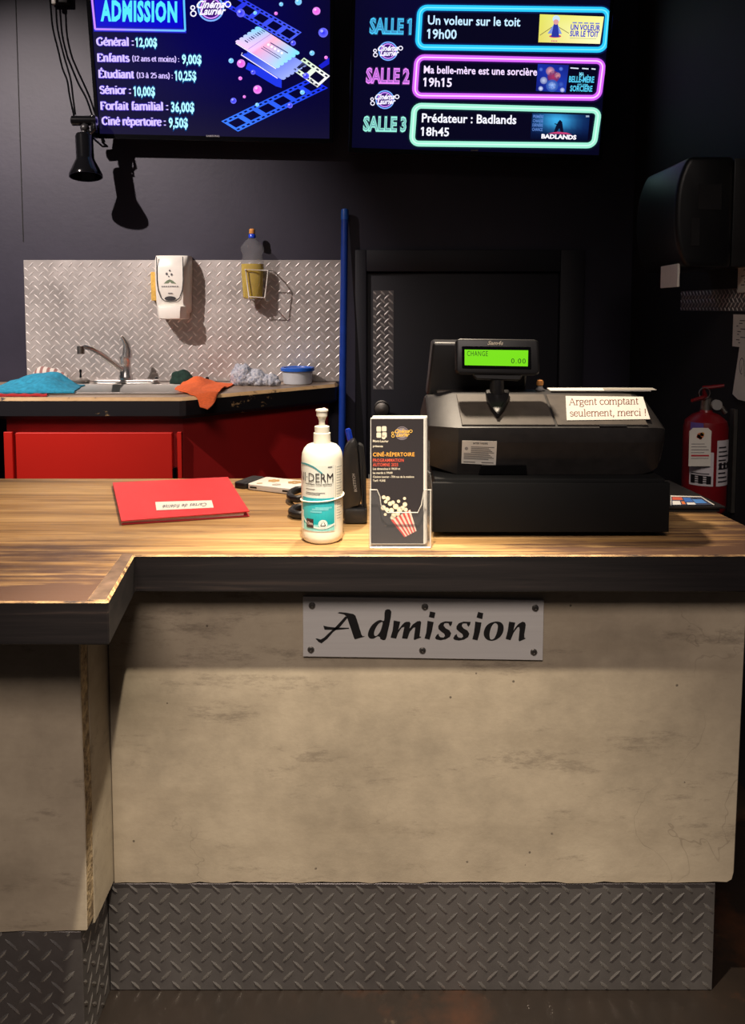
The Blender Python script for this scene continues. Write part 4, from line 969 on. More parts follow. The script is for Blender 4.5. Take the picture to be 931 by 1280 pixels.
for a, b, r, c in ((.22, .25, 5.6, (220, 150, 160)), (.28, .45, 7.5, (160, 50, 90)), (.35, .4, 4, (226, 150, 150)), (.12, .6, 4.6, (180, 190, 220)), (.27, .78, 7.8, (70, 120, 210)), (.27, .78, 5, (170, 200, 250)), (.42, .72, 3.4, (60, 90, 190)), (.08, .9, 3, (210, 220, 250)), (.45, .92, 3, (200, 210, 250)), (.4, .15, 2.6, (90, 120, 220)), (.06, .2, 2.4, (80, 110, 210))):
    sh.disc(*q2(a, b), r, c, 6, 14, rim=ramp_c(c, (20, 30, 110), .5)); 
sh.text('BELLE-MÈRE', q2(.55, .62), q2(.98, .6), (.6, -7.2), (80, 190, 226), 6, offset=0.03); sh.text('est une', q2(.7, .72), q2(.88, .72), (.3, -2.6), (80, 190, 226), 6, offset=.02); sh.text('SORCIÈRE', q2(.58, .95), q2(.96, .93), (.6, -6.8), (80, 190, 226), 6, offset=0.03)
sh.text('MA', q2(.72, .38), q2(.8, .38), (.3, -4.6), (120, 210, 236), 6, offset=.02)
for a, b in ((.56, .7), (.76, .87), (.92, .99)): sh.strip([q2(a, .1), q2(b, .11)], 1.4, (214, 220, 236), 6)
q3 = quad(((665, 141.5), (737, 144), (734, 176.5), (662.5, 174)))
nq = 10
def f3(s, t): return ramp_c(ramp_c((8, 24, 70), (60, 170, 226), math.exp(-((s - .45) / .32) ** 2 - ((t - .25) / .4) ** 2)), (4, 8, 30), max(0, t - .55) * 1.9)
for i in range(nq):
    for j in range(5):
        q = [((i + a) / nq, (j + b) / 5) for a, b in ((0, 0), (1, 0), (1, 1), (0, 1))]; sh.poly([q3(*k) for k in q], [f3(*k) for k in q], 5)
sh.poly([q3(.40, .7), q3(.43, .45), q3(.46, .3), q3(.49, .22), q3(.53, .3), q3(.55, .5), q3(.57, .7), q3(.52, .7), q3(.49, .55), q3(.45, .7)], (8, 14, 40), 6)
sh.strip([q3(.4, .38), q3(.5, .42)], 1.2, (8, 14, 40), 6)
sh.poly([q3(.3, .76), q3(.45, .68), q3(.62, .7), q3(.72, .77)], (190, 60, 110), 6)
sh.text('BADLANDS', q3(.19, .95), q3(.8, .95), (.4, -5), (246, 240, 250), 7, offset=0.045)
for i, s in enumerate(('PREMIÈRE', 'CHASSE', 'DERNIÈRE', 'CHANCE')): sh.text(s, q3(.02, .18 + i * .165), q3(.2, .18 + i * .165), (.3, -3.6), (90, 130, 200), 6, offset=.02)
sh.rect(*q3(.93, .02), *q3(.99, .08), (150, 170, 190), 6)
sh.build('screen_picture', 'lit_screen', tv2)
sh = Sheet(lambda u, v, h: pl2.px(u, v, h + 0.0043), 0.0002); sh.rect(588, 187.3, 597.5, 189, (150, 150, 156), 1); sh.build('maker_badge', 'ink', tv2)

# ---- clip lamp on the corner of the price board, with its cord
YLP = 2.585
t = thing('clip_lamp', tuple(P(108, 222, YLP)), 'black clip-on spot lamp hanging under the corner of the price board', 'lamp')
def axis_m(p, d):
    q = V(d).to_track_quat('Z', 'Y').to_matrix().to_4x4(); q.translation = V(p); return q
top_, bot_ = P(105, 167, YLP + 0.01), P(107.5, 221, YLP - 0.012); ax = (bot_ - top_); Ln = ax.length
mb = MB(); mb.lathe([(0.004, 0), (0.026, 0.004), (0.0285, 0.012), (0.0285, Ln * 0.58), (0.031, Ln * 0.62), (0.05, Ln * 0.9), (0.0525, Ln * 0.95), (0.0525, Ln), (0.049, Ln), (0.046, Ln * 0.9), (0.027, Ln * 0.62), (0.002, Ln * 0.6)], axis_m(top_, ax), 36, caps=False)
obj('lamp_shade', mb, 'gloss_black', t)
mb = MB(); mb.ball(top_ + ax * 0.72, 0.021, 2); obj('bulb', mb, 'frosted', t)
mb = MB(); sw = P(106, 160, YLP + 0.01); mb.ball(sw, 0.015, 2); mb.cyl(sw, top_ + ax * 0.02, 0.010, 12); obj('swivel', mb, 'black_plastic', t)
mb = MB(); a_, b_ = P(89, 151, 2.60), P(121, 151, 2.605); mb.tube([a_, a_ + V((0.004, 0, 0)), b_], [0.010, 0.0165, 0.0165], 16); mb.tube([P(112, 151, 2.60), P(118, 155, 2.59), P(119, 162, 2.588), P(114, 167, 2.588), sw], 0.0055, 10)
mb.box(tuple(P(113, 171, 2.595)), tuple(P(122, 146, 2.625)), 0.003); obj('clamp', mb, 'gloss_black', t)
mb = MB(); mb.tube([P(110, 166, 2.59), P(119, 175, 2.60), P(128, 183, 2.62), P(134, 183, 2.64), P(128, 178, 2.66)], 0.0035, 8); obj('lever', mb, 'gloss_black', t)
t = thing('lamp_cord', tuple(P(93, 143, 2.6)), 'thin black lamp cord hanging down the wall to the clip lamp', 'cord')
mb = MB()
for du, pts in ((0, ((62, -14), (63.5, 10), (66, 35), (72, 60), (78, 85), (84, 101), (87, 120), (92.5, 145))), (0, ((69, -14), (70, 8), (72, 36), (80, 70), (88, 98), (91, 120), (94, 143)))):
    mb.tube([P(u, v, 2.70 - 0.09 * max(0, (v - 60) / 100)) for u, v in crom(list(pts), 4)], 0.0032, 8)
obj('cable', mb, 'gloss_black', t)
mb = MB(); mb.box(tuple(P(61, 3, 2.705)), tuple(P(88, -9, 2.735)), 0.003); obj('cable_clip', mb, 'black_plastic', t)
mb = MB(); mb.box(tuple(P(64, 4.5, 2.690)), tuple(P(71, -3, 2.7045)), 0.002); obj('plug', mb, 'white_plastic', t)

# ================================================================== RIGHT WALL
# paper towel dispenser
ya, yb2 = 1.85, 2.13
zt3, zb3 = P(850, 195, ya).z, P(850, 335, ya).z; zm = (zt3 + zb3) / 2; hh = (zt3 - zb3) / 2
t = thing('paper_towel_dispenser', (0.85, 2.0, zb3), 'big black paper towel dispenser on the side wall', 'dispenser')
def towel_prof(inset, x_in):
    pts = []
    for k in range(13):
        a = -1 + 2 * k / 12; pts.append((0.722 + inset + 0.03 * abs(a) ** 2.6, zm + (hh - inset) * a))
    return pts + [(x_in, zt3 - inset), (x_in, zb3 + inset)]
def yprism(mbx, pts, y_0, y_1, bev, mi=None):
    Mx = Matrix(((1, 0, 0, 0), (0, 0, -1, 0), (0, 1, 0, 0), (0, 0, 0, 1))); mbx.prism(pts, -y_1, -y_0, bev, 3, M_=Mx)
mb = MB(); yprism(mb, towel_prof(0, XW - 0.06), ya, yb2, 0.012); obj('cover', mb, 'dark_plastic', t)
mb = MB(); yprism(mb, [(XW - 0.0595, zt3 - 0.004), (XW - 0.0005, zt3 - 0.004), (XW - 0.0005, zb3 + 0.004), (XW - 0.0595, zb3 + 0.004)], ya + 0.004, yb2 - 0.004, 0.002); obj('back_plate', mb, 'black_plastic', t)
mb = MB(); yprism(mb, [(0.775, zm + hh * .5), (0.83, zm + hh * .5), (0.83, zm + hh * .05), (0.775, zm + hh * .05)], ya - 0.0012, ya - 0.0001, 0); yprism(mb, [(0.76, zm - hh * .1), (0.78, zm - hh * .1), (0.78, zm - hh * .6), (0.76, zm - hh * .6)], ya - 0.0012, ya - 0.0001, 0)
obj('window_panel', mb, 'black_plastic', t)
mb = MB(); q = P(838, 345, 1.92)
mb.prism([(0.742, 1.88), (0.748, 1.88), (0.752, 2.0), (0.746, 2.0)], P(838, 359, 1.9).z, zb3 + 0.012, 0.0008, 1); 
pw = obj('paper_towel', mb, 'paper'); tag(pw, 'white paper towel end hanging from the black dispenser', 'paper towel')
# tread plate strip along the side wall
yl, yr_ = XW * FPX / (850 - CX), 1.7
sl = Plane((XW - 0.003, 2, 1.2), (0, -1, 0), (0, 0, 1)); zhi = sl.px(850, 364).z; zlo = sl.px(850, 388.5).z
mb = MB(); tread(mb, basis((XW - 0.0015, yl, zlo), (0, -1, 0), (0, 0, 1)), yl - yr_, zhi - zlo, 0.0013, 0.022, ln=0.010, hw=0.0024)
# board it is fixed to runs on toward the viewer
o = obj('tread_strip', mb, ['dark_tread', 'ridge']); tag(o, 'narrow tread plate strip on the side wall under the towel dispenser', 'plate')
# paper tags pinned on the side wall
tg = [(926.5, 205, 250), (924, 262, 305), (921, 323, 366), (917, 393, 433)]
where = ['topmost of the paper tags on the side wall beside the dispenser', 'second paper tag down the side wall beside the dispenser', 'white paper tag on the side wall just above the tread strip', 'white paper tag on the side wall just below the tread strip']
for i, (u, v0, v1) in enumerate(tg):
    ys_ = XW * FPX / (u - CX) * 0.998; sp_ = Plane((XW - 0.004, ys_, 1.3), (0, -1, 0), (0, 0, 1))
    za, zb4 = sp_.px(u, v0).z, sp_.px(u, v1).z
    t = thing('paper_tag', (XW - 0.003, ys_ - 0.05, zb4), where[i], 'tag', 'paper tags on the side wall')
    mb = MB(); mb.box((XW - 0.0048, ys_ - 0.12, zb4), (XW - 0.0036, ys_, za), 0.0003, 1); obj('sheet', mb, 'paper', t)
    sh = Sheet(lambda a, b, h: V((XW - 0.0050 - h, ys_ - a, b)), 0.0001)
    for k in range(9): z_ = zb4 + (za - zb4) * (.12 + .085 * k); a0 = 0.03 + 0.012 * math.sin(k * 2.3 + i); sh.rect(a0, z_, a0 + 0.01 + .008 * (k % 3), z_ + 0.0022, (60, 56, 62), 1)
    sh.build('handwriting', 'ink', t)
ys_ = XW * FPX / (921 - CX); sp_ = Plane((XW - 0.006, ys_, 1.1), (0, -1, 0), (0, 0, 1)); za, zb4 = sp_.px(928, 432).z, sp_.px(921, 499).z
t = thing('paper_note', (XW - 0.005, ys_ - 0.1, zb4), 'larger handwritten paper note low on the side wall', 'note')
mb = MB(); Mx = basis((XW - 0.0056, ys_, zb4), (0, -1, 0), (0, 0, 1)); mb.prism([(0, 0.01), (0.03, 0), (0.24, 0.0), (0.24, za - zb4), (0.03, za - zb4)], 0, 0.0012, 0.0003, 1, M_=Mx); obj('sheet', mb, 'paper', t)
sh = Sheet(lambda a, b, h: V((XW - 0.0070 - h, ys_ - a, zb4 + b)), 0.0001)
sh.strip([(0.045 + 0.012 * math.cos(k * .5), 0.085 + 0.02 * math.sin(k * .5)) for k in range(11)], 0.0022, (70, 66, 78), 1)
sh.strip([(0.04, 0.07), (0.055, 0.1), (0.06, 0.06)], 0.002, (70, 66, 78), 1); sh.build('handwriting', 'ink', t)

# fire extinguisher on the side wall beyond the counter end
ye = 1.93; xe = P(881, 560, ye).x; re_ = 26.5 / FPX * ye
z_b, z_t = P(881, 611, ye).z, P(881, 521, ye).z; h_ = z_t - z_b
xe = min(xe, XW - re_ - 0.014)
t = thing('fire_extinguisher', (xe, ye, z_b), 'red fire extinguisher with white labels hanging beyond the counter end', 'fire extinguisher')
T_ = Matrix.Translation((xe, ye, z_b))
mb = MB(); mb.lathe([(re_ * .8, -0.06), (re_ * .97, -0.05), (re_, -0.04), (re_, h_ * .86), (re_ * .93, h_ * .95), (re_ * .62, h_ * 1.03), (re_ * .3, h_ * 1.07), (re_ * .26, h_ * 1.1)], T_, 36); obj('cylinder', mb, 'red_ext', t)
mb = MB(); zt5 = z_b + h_ * 1.09
mb.lathe([(0.014, 0), (0.014, 0.03), (0.01, 0.034)], Matrix.Translation((xe, ye, zt5)), 16); mb.tube([(xe + 0.004, ye, zt5 + 0.018), (xe + 0.03, ye - 0.005, zt5 + 0.016), (xe + 0.045, ye - 0.01, zt5 - 0.006)], 0.006, 10); obj('valve', mb, 'dull_steel', t)
mb = MB(); mb.tube([(xe - 0.004, ye, zt5 + 0.03), (xe - 0.02, ye - 0.02, zt5 + 0.034), (xe - 0.055, ye - 0.045, zt5 + 0.03)], [0.007, 0.006, 0.004], 8); mb.tube([(xe - 0.004, ye, zt5 + 0.034), (xe - 0.012, ye - 0.01, zt5 + 0.058), (xe + 0.03, ye - 0.03, zt5 + 0.066)], [0.007, 0.006, 0.004], 8); obj('handle', mb, 'red_ext', t)
mb = MB(); mb.tube([(xe - 0.014 + 0.014 * math.cos(k * .5236), ye - 0.02, zt5 + 0.046 + 0.014 * math.sin(k * .5236)) for k in range(12)], 0.0012, 6, closed=True); obj('pull_ring', mb, 'steel', t)
mb = MB(); mb.lathe([(0.013, 0), (0.013, 0.008)], axis_m((xe + 0.018, ye - 0.014, zt5 + 0.016), (0, -1, 0)), 16); obj('gauge', mb, 'grey_plastic', t)
fmap = lambda a, b, h: V((xe + (re_ + 0.0006 + h) * math.sin(a / re_), ye - (re_ + 0.0006 + h) * math.cos(a / re_), z_b + b))
sh = Sheet(fmap, 0.0006)
def panel(sh, a0, b0, a1, b1, col, lay, n=6):
    for k in range(n): sh.rect(a0 + (a1 - a0) * k / n, b0, a0 + (a1 - a0) * (k + 1) / n, b1, col, lay)
a_l, a_r = -re_ * 1.1, re_ * 1.0
panel(sh, a_l, h_ * .1, -re_ * .02, h_ * .56, (206, 200, 204), 1); panel(sh, re_ * .12, h_ * .1, a_r, h_ * .72, (206, 200, 204), 1)
panel(sh, a_l, h_ * .6, a_l + re_ * .6, h_ * .95, (96, 80, 150), 1)
for k in range(5): panel(sh, a_l + re_ * .1, h_ * (.14 + .03 * k), a_l + re_ * .9 - .003 * (k % 2), h_ * (.145 + .03 * k + .008), (40, 36, 40), 2, 3)
for k in range(3): panel(sh, a_l + re_ * (.1 + .34 * k), h_ * .13, a_l + re_ * (.3 + .34 * k), h_ * .24, (30, 28, 32), 3, 2)
for k in range(9): panel(sh, re_ * .2, h_ * (.15 + .058 * k), re_ * (.85 - .1 * (k % 3)), h_ * (.17 + .058 * k), (52, 48, 54), 2, 3)
for k in range(3): panel(sh, re_ * (.22 + .25 * k), h_ * .33, re_ * (.38 + .25 * k), h_ * .42, (34, 30, 36), 3, 2)
sh.build('label', 'gloss_ink', t)
# inspection tag in a plastic sleeve
x_a, z_a, x_b, z_c = rectpx(862, 535, 888, 583, ye - re_ - 0.008)
tgp = thing('inspection_tag', ((x_a + x_b) / 2, ye - re_ - 0.006, z_c), 'white inspection tag with red band hung on the fire extinguisher', 'tag')
mb = MB(); mb.prism([(x_a, z_c), (x_b, z_c), (x_b, z_a - .008), (x_b - .008, z_a), (x_a + .008, z_a), (x_a, z_a - .008)], 0, 0.001, 0.0002, 1, M_=Matrix(((1, 0, 0, 0), (0, 0, -1, ye - re_ - 0.006), (0, 1, 0, 0), (0, 0, 0, 1)))); obj('card', mb, 'paper', tgp)
sh = Sheet(lambda a, b, h: V((x_a + (x_b - x_a) * a, ye - re_ - 0.0072 - h, z_c + (z_a - z_c) * b)), 0.0002)
for a, b, r, c in ((.5, .8, .16, (206, 110, 60)), (.42, .78, .1, (190, 70, 50)), (.58, .84, .1, (214, 150, 60)), (.5, .74, .08, (120, 50, 40))): sh.disc(a, b, r, c, 1, 10, ry=r * .5)
for k in range(6): sh.rect(.1, .2 + .075 * k, .9 - .1 * (k % 3), .215 + .075 * k, (110, 104, 110), 1)
sh.rect(.1, .26, .92, .3, (190, 40, 56), 2); sh.build('printing', 'ink', tgp)
# wall bracket: a thin steel strap beside the cylinder
u_ = P(909, 560, ye)
mb = MB(); mb.box((XW - 0.010, ye - 0.012, z_b - 0.06), (XW - 0.0005, ye + 0.012, z_t + 0.02), 0.001, 1); 0 and mb.tube([(XW - 0.008, ye + (re_ + .004) * .9, z_b + h_ * .8)] + [(xe + (re_ + 0.003) * math.cos(math.radians(a)), ye + (re_ + .003) * math.sin(math.radians(a)), z_b + h_ * .8) for a in range(70, 291, 20)] + [(XW - 0.008, ye - (re_ + .004) * .9, z_b + h_ * .8)], 0.0018, 6)
tag(obj('extinguisher_bracket', mb, 'dull_steel'), 'steel bracket holding the fire extinguisher to the side wall', 'bracket')

# ================================================================== ON THE COUNTER
# ---- cash drawer and register
DX0, DX1, DY0, DY1 = 0.103, 0.5118, 1.302, 1.70
ZD = P(690, 600, DY0).z
t = thing('cash_till', ((DX0 + DX1) / 2, DY0, ZC), 'wide black cash drawer under the register on the wooden counter', 'cash drawer')
mb = MB(); mb.box((DX0 + 0.004, DY0 + 0.012, ZC + 0.006), (DX1 - 0.004, DY1, ZD), 0.003); obj('case', mb, 'drawer_black', t)
mb = MB(); mb.box((DX0, DY0, ZC + 0.010), (DX1, DY0 + 0.0115, ZD - 0.005), 0.002); obj('drawer_front', mb, 'drawer_black', t)
for a in (DX0 + .03, DX1 - .03):
    for b in (DY0 + .04, DY1 - .04): mb = MB(); mb.cyl((a, b, ZC + 0.0003), (a, b, ZC + 0.0065), 0.011, 14); obj('foot', mb, 'matte_black', t)
reg = thing('cash_register', (0.33, 1.48, ZD), 'dark grey cash register body standing on the cash drawer', 'cash register')
YA = 1.322
z535, z552 = P(690, 535, YA).z, P(690, 552, YA).z
YT = 1.43; z490 = P(690, 491, YT).z
z0_ = ZD + 0.0006
PR = [(YA + 0.022, z0_), (YA + 0.001, z552 - 0.004), (YA, z552), (YA + 0.002, z535), (YT - 0.004, z490 - 0.002), (YT + 0.012, z490 + 0.002), (YT + 0.05, z490 + 0.001), (1.64, ZD + 0.085), (1.66, ZD + 0.06), (1.66, z0_)]
cy_, cz_ = 1.47, (z0_ + z490) / 2
xl0, xl1, xr1, xr0 = P(536, 540, YA + 0.03).x, P(573, 540, YA).x, P(800, 540, YA).x, P(836, 545, YA + 0.02).x
def rsec(x, s, sz, lift=0.0): return [V((x, cy_ + (y - cy_) * s, max(z0_ + lift, cz_ + (z - cz_) * sz))) for y, z in PR]
secs = [rsec(xl0, 0.70, 0.80), rsec(xl0 + 0.004, 0.74, 0.86), rsec(xl1, 1, 1)]
secs += [rsec(xl1 + (xr1 - xl1) * k / 4, 1, 1) for k in (1, 2, 3, 4)]
secs += [rsec(xr1 + (xr0 - xr1) * a, b, c, d) for a, b, c, d in ((0.25, .99, .99, 0.0), (0.5, 0.965, 0.95, 0.003), (0.75, 0.91, 0.85, 0.010), (0.92, 0.82, 0.68, 0.02), (1.0, 0.70, 0.48, 0.03))]
mb = MB(); mb.loft(secs)
bmesh.ops.recalc_face_normals(mb.bm, faces=mb.bm.faces[:])
obj('housing', mb, 'register_plastic', reg, smooth=28)
# top covers lie on the slope
slp = Plane((0.3, YA + 0.002, z535), (1, 0, 0), V((0, YT - 0.006 - YA, z490 - 0.002 - z535)))
sl_len = V((0, YT - 0.006 - YA, z490 - 0.002 - z535)).length
B_ = basis(slp.o, slp.ux, slp.uy)
def cover(name, u0, u1, b0, b1, h=0.0025):
    a0, a1 = slp.px(u0, 515).x - slp.o.x, slp.px(u1, 515).x - slp.o.x
    m = MB(); m.prism([(a0, b0), (a1, b0), (a1, b1), (a0, b1)], 0.0002, h, 0.0008, 1, M_=B_); return m
obj('printer_cover', cover('c', 574, 687.5, 0.006, sl_len - 0.004), 'dusty_lit_plastic', reg)
m = cover('c', 690, 800, 0.006, sl_len - 0.004)
a0, a1 = slp.px(747, 530).x - slp.o.x, slp.px(781, 530).x - slp.o.x
obj('paper_cover', m, 'dusty_lit_plastic', reg)
mb = MB(); mb.prism([(a0, 0.0), (a1, 0.0), (a1, 0.006), (a0, 0.006)], 0.0005, 0.004, 0.0008, 1, M_=B_); obj('latch', mb, 'black_plastic', reg)
# seam line and slot on the front
x0, z1, x1, z0 = rectpx(599, 582, 660, 595, YA + 0.01)
mb = MB(); yy = YA + 0.013
mb.add([(x0, YA + 0.0175, z0_ + 0.001), (x1, YA + 0.0175, z0_ + 0.001), (x1 - .004, YA + 0.008, z0_ + 0.019), (x0 + .004, YA + 0.008, z0_ + 0.019)], [(0, 1, 2, 3)])
r_ = bmesh.ops.extrude_face_region(mb.bm, geom=mb.bm.faces[:])
for g in r_['geom']:
    if isinstance(g, bmesh.types.BMVert): g.co.y += 0.006
obj('slot', mb, 'gloss_black', reg)
lowp = Plane((0.3, YA + 0.0005, z552 - 0.004), (1, 0, 0), V((0, -(0.021), z552 - 0.004 - z0_)))
stk = thing('warning_sticker', tuple(lowp.px(600, 580)), 'small white battery warning sticker on the register front', 'sticker')
sh = Sheet(lambda u, v, h: lowp.px(u, v, h + 0.0004), 0.0003)
B2 = [(577.5, 550.5), (621, 551.5), (619.5, 581), (576.5, 579)]
qs = quad(B2)
c4 = [lowp.px(u, v, 0.0004) for u, v in B2]
mb = MB(); mb.add([c + lowp.n * 0.0003 for c in c4] + [c - lowp.n * 0.0003 for c in c4], [(0, 1, 2, 3), (7, 6, 5, 4), (0, 4, 5, 1), (1, 5, 6, 2), (2, 6, 7, 3), (3, 7, 4, 0)]); obj('paper', mb, 'paper', stk, smooth=0)
sh.text('BATTERY WARNING', qs(.32, .14), qs(.74, .14), (0, -2.2), (20, 20, 20), 2, offset=.02)
for k in range(10):
    a0 = .26 if k < 5 else .06
    sh.strip([qs(a0, .26 + .058 * k), qs(.93 - .05 * ((k * 7) % 4), .26 + .058 * k)], 0.75, (96, 92, 92), 2)
sh.disc(*qs(.13, .34), 2.2, (150, 146, 144), 2, 10); sh.strip([qs(.06, .92), qs(.4, .92)], .8, (60, 58, 58), 2); sh.strip([qs(.58, .92), qs(.93, .92)], .8, (60, 58, 58), 2)
sh.build('printing', 'ink', stk)
# cash only notice on the slope
BN = [(706.5, 497), (803, 498), (812, 526), (708, 527.5)]
hN = 0.0032
nt = thing('cash_only_notice', tuple(slp.px(757, 527, hN)), 'taped paper notice reading Argent comptant seulement merci on the register', 'notice')
cN = [slp.px(u, v, hN) for u, v in BN]
mb = MB(); mb.add([c + slp.n * 0.0005 for c in cN] + [c - slp.n * 0.0003 for c in cN], [(0, 1, 2, 3), (7, 6, 5, 4), (0, 4, 5, 1), (1, 5, 6, 2), (2, 6, 7, 3), (3, 7, 4, 0)]); obj('paper', mb, 'paper', nt, smooth=0)
sh = Sheet(lambda u, v, h: slp.px(u, v, hN + 0.0007 + h), 0.0002)
INK = (112, 62, 44)
sh.text('Argent comptant', (710.5, 508.5), (797.5, 507.5), (-.3, -8.2), INK, 1, serif=(0.85, 0.38)); sh.text('seulement, merci !', (712, 522.8), (806.5, 521.8), (-.3, -8.2), INK, 1, serif=(0.85, 0.38))
sh.build('lettering', 'ink', nt)
# little sticker on the chamfered end
A_ = [P(545, 549, YA + 0.0395), P(552, 552, YA + 0.0285), P(556.5, 578, YA + 0.0265), P(550, 572, YA + 0.0365)]
# customer display on its neck
YD_ = 1.395
cd = thing('customer_display', tuple(P(621, 500, YD_)), 'black customer display with a green screen standing on the register', 'display')
td = math.radians(10); dp = Plane(P(621, 447, YD_), (1, 0, -0.012), (0, math.sin(td), math.cos(td))); Bd = basis(dp.o, dp.ux, dp.uy)
def lp(u, v): return dp.loc(dp.px(u, v))
c_ = [lp(u, v) for u, v in ((570, 423.5), (674, 424), (671.5, 468), (567.5, 467))]
ux0, uy1 = c_[0]; ux1 = c_[1][0]; uy0 = c_[2][1]
mb = MB(); mb.prism(rrect(ux0, uy0, ux1, uy1, 0.008, 4), -0.026, 0.0, 0.004, 3, M_=Bd); obj('case', mb, 'black_plastic', cd, smooth=40)
w0, w1 = lp(580, 436), lp(661, 458.5)
mb = MB(); mb.prism(rrect(w0[0] - .004, w1[1] - .004, w1[0] + .004, w0[1] + .004, .002), 0.0002, 0.0006, 0, M_=Bd); obj('window_frame', mb, 'gloss_black', cd)
sh = Sheet(lambda u, v, h: dp.px(u, v, 0.0007 + h), 0.0002)
sh.poly([(580.5, 437), (660, 438), (659.5, 458), (580.5, 456.5)], (122, 226, 14), 1)
sh.build('screen', 'lit_lcd', cd)
sh = Sheet(lambda u, v, h: dp.px(u, v, 0.0012 + h), 0.0002)
sh.text('CHANGE', (583.5, 445), (609.5, 445.3), (0, -6.2), (28, 96, 10), 1, spacing=1.15); sh.text('0.00', (638.5, 454.3), (656.8, 454.6), (0, -6.2), (28, 96, 10), 1, spacing=1.15)
sh.text('Sam4s', (609, 431), (628.5, 431.3), (.6, -4.6), (226, 214, 190), 1, offset=.03, shear=.2)
sh.build('characters', 'ink', cd)
mb = MB(); n0 = P(621, 472, YD_ + 0.012); n1 = slp.px(621, 499, 0.003)
Bq = [lp(u, v) for u, v in ((589, 466), (655, 466.5), (650, 475), (596, 474))]
mb.prism([Bq[3], Bq[2], Bq[1], Bq[0]], -0.02, -0.005, 0.002, 1, M_=Bd)
mb.tube([P(621, 468, YD_ + 0.012), P(621, 478, YD_ + 0.012), P(621, 490, YD_ + 0.014), P(621, 500, YD_ + 0.016)], [0.0115, 0.0125, 0.0135, 0.0145], 20); obj('neck', mb, 'black_plastic', cd)
mb = MB(); bb = [slp.loc(slp.px(u, v)) for u, v in ((606, 494), (636, 494), (635, 505), (630, 516), (622.5, 525), (620.5, 525), (613, 516), (607.5, 505))]
mb.prism(bb[::-1], 0.0026, 0.014, 0.004, 2, M_=B_); obj('bracket', mb, 'black_plastic', cd)
# operator screen behind it, seen from the back
YO = 1.468
t2 = thing('operator_screen', tuple(P(600, 497, YO)), 'black operator touch screen seen from behind on the register', 'screen')
to = math.radians(-5); op = Plane(P(600, 470, YO), (1, 0, 0), (0, math.sin(to), math.cos(to))); Bo = basis(op.o, op.ux, op.uy)
lo = lambda u, v: op.loc(op.px(u, v))
q0, q1_, q2_, q3_ = lo(541, 428), lo(664, 429), lo(656, 495), lo(533.5, 497)
mb = MB(); mb.prism([q3_, q2_, q1_, q0], -0.05, 0.0, 0.006, 3, M_=Bo); obj('housing', mb, 'black_plastic', t2, smooth=40)
mb = MB(); mb.prism([lo(545, 492), lo(648, 491), lo(648, 486.5), lo(545, 487)], 0.0004, 0.012, 0.003, 2, M_=Bo); obj('hinge', mb, 'dusty_lit_plastic', t2)
# two short feet reach the register top
for u in (556, 640):
    f0 = P(u, 490, YO + 0.012); mb = MB(); mb.cyl((f0.x, f0.y, z490 + 0.0018), (f0.x, f0.y, f0.z + 0.006), 0.010, 12); obj('foot', mb, 'black_plastic', t2)
# figurine and papers on top
zt6 = z490 + 0.0018
ff = P(675, 486, YT + 0.02)
t3 = thing('figurine', (ff.x, YT + 0.022, zt6), 'tiny figurine with an orange head on top of the register', 'figurine')
T_ = Matrix.Translation((ff.x, YT + 0.022, zt6)); k_ = (P(675, 475, YT + .02).z - zt6)
mb = MB(); mb.lathe([(0.008, 0), (0.009, k_ * .12), (0.0055, k_ * .3), (0.0045, k_ * .45)], T_, 14); obj('base', mb, 'grey_plastic', t3)
mb = MB(); mb.lathe([(0.004, k_ * .44), (0.0066, k_ * .52), (0.0068, k_ * .8), (0.005, k_ * .97), (0.001, k_)], T_, 14); obj('head', mb, 'orange', t3)
pa = [P(u, 488, YT + 0.03).x for u in (684, 815)]
mb = MB(); mb.prism([(pa[0], YT + 0.004), (pa[1] - .012, YT + 0.002), (pa[1] - .015, YT + 0.052), (pa[0] + .004, YT + 0.05)], zt6 + 0.0005, zt6 + 0.0025, 0.0004, 1); tag(obj('paper_sheet', mb, 'paper'), 'folded white sheets lying flat along the top of the register', 'paper')
mb = MB(); mb.prism([(pa[0] + .10, YT + 0.003), (pa[1] - .002, YT + 0.001), (pa[1] + .004, YT + 0.04), (pa[0] + .11, YT + 0.045)], zt6 + 0.0028, zt6 + 0.0036, 0.0003, 1)
tag(obj('plastic_sleeve', mb, 'acrylic_edge'), 'clear plastic sleeve curling over the sheets on the register', 'sleeve')

# ---- hand sanitizer bottle
bc = PZ(403, 674, ZC); rb_ = 26.0 / FPX * bc.y * 1.0; bz = lambda v: P(403, v, bc.y).z - ZC
t = thing('sanitizer_bottle', (bc.x, bc.y, ZC), 'white pump bottle of hand sanitizer on the wooden counter', 'bottle')
T_ = Matrix.Translation((bc.x, bc.y, ZC)); hs = bz(559)
mb = MB(); mb.lathe([(0.001, 0.0006), (rb_ * .84, 0.0004), (rb_ * .95, 0.004), (rb_ * .995, 0.011), (rb_, 0.018), (rb_, hs - 0.018), (rb_ * .97, hs - 0.009), (rb_ * .87, hs - 0.001), (rb_ * .72, hs + 0.0045), (rb_ * .5, hs + 0.007), (rb_ * .4, hs + 0.008), (rb_ * .4, hs + 0.012)], T_, 48); obj('bottle_body', mb, 'cream_plastic', t, smooth=50)
zc0, zc1, zc2, zc3 = bz(559), bz(541), bz(533), bz(511)
mb = MB(); mb.lathe([(rb_ * .40, hs + 0.006), (rb_ * .42, zc0 + .002), (rb_ * .41, zc1), (rb_ * .36, zc1 + .001), (rb_ * .36, zc2), (rb_ * .2, zc2 + .002)], T_, 32); obj('collar', mb, 'cream_plastic', t)
mb = MB(); hpt = zc3 - zc2
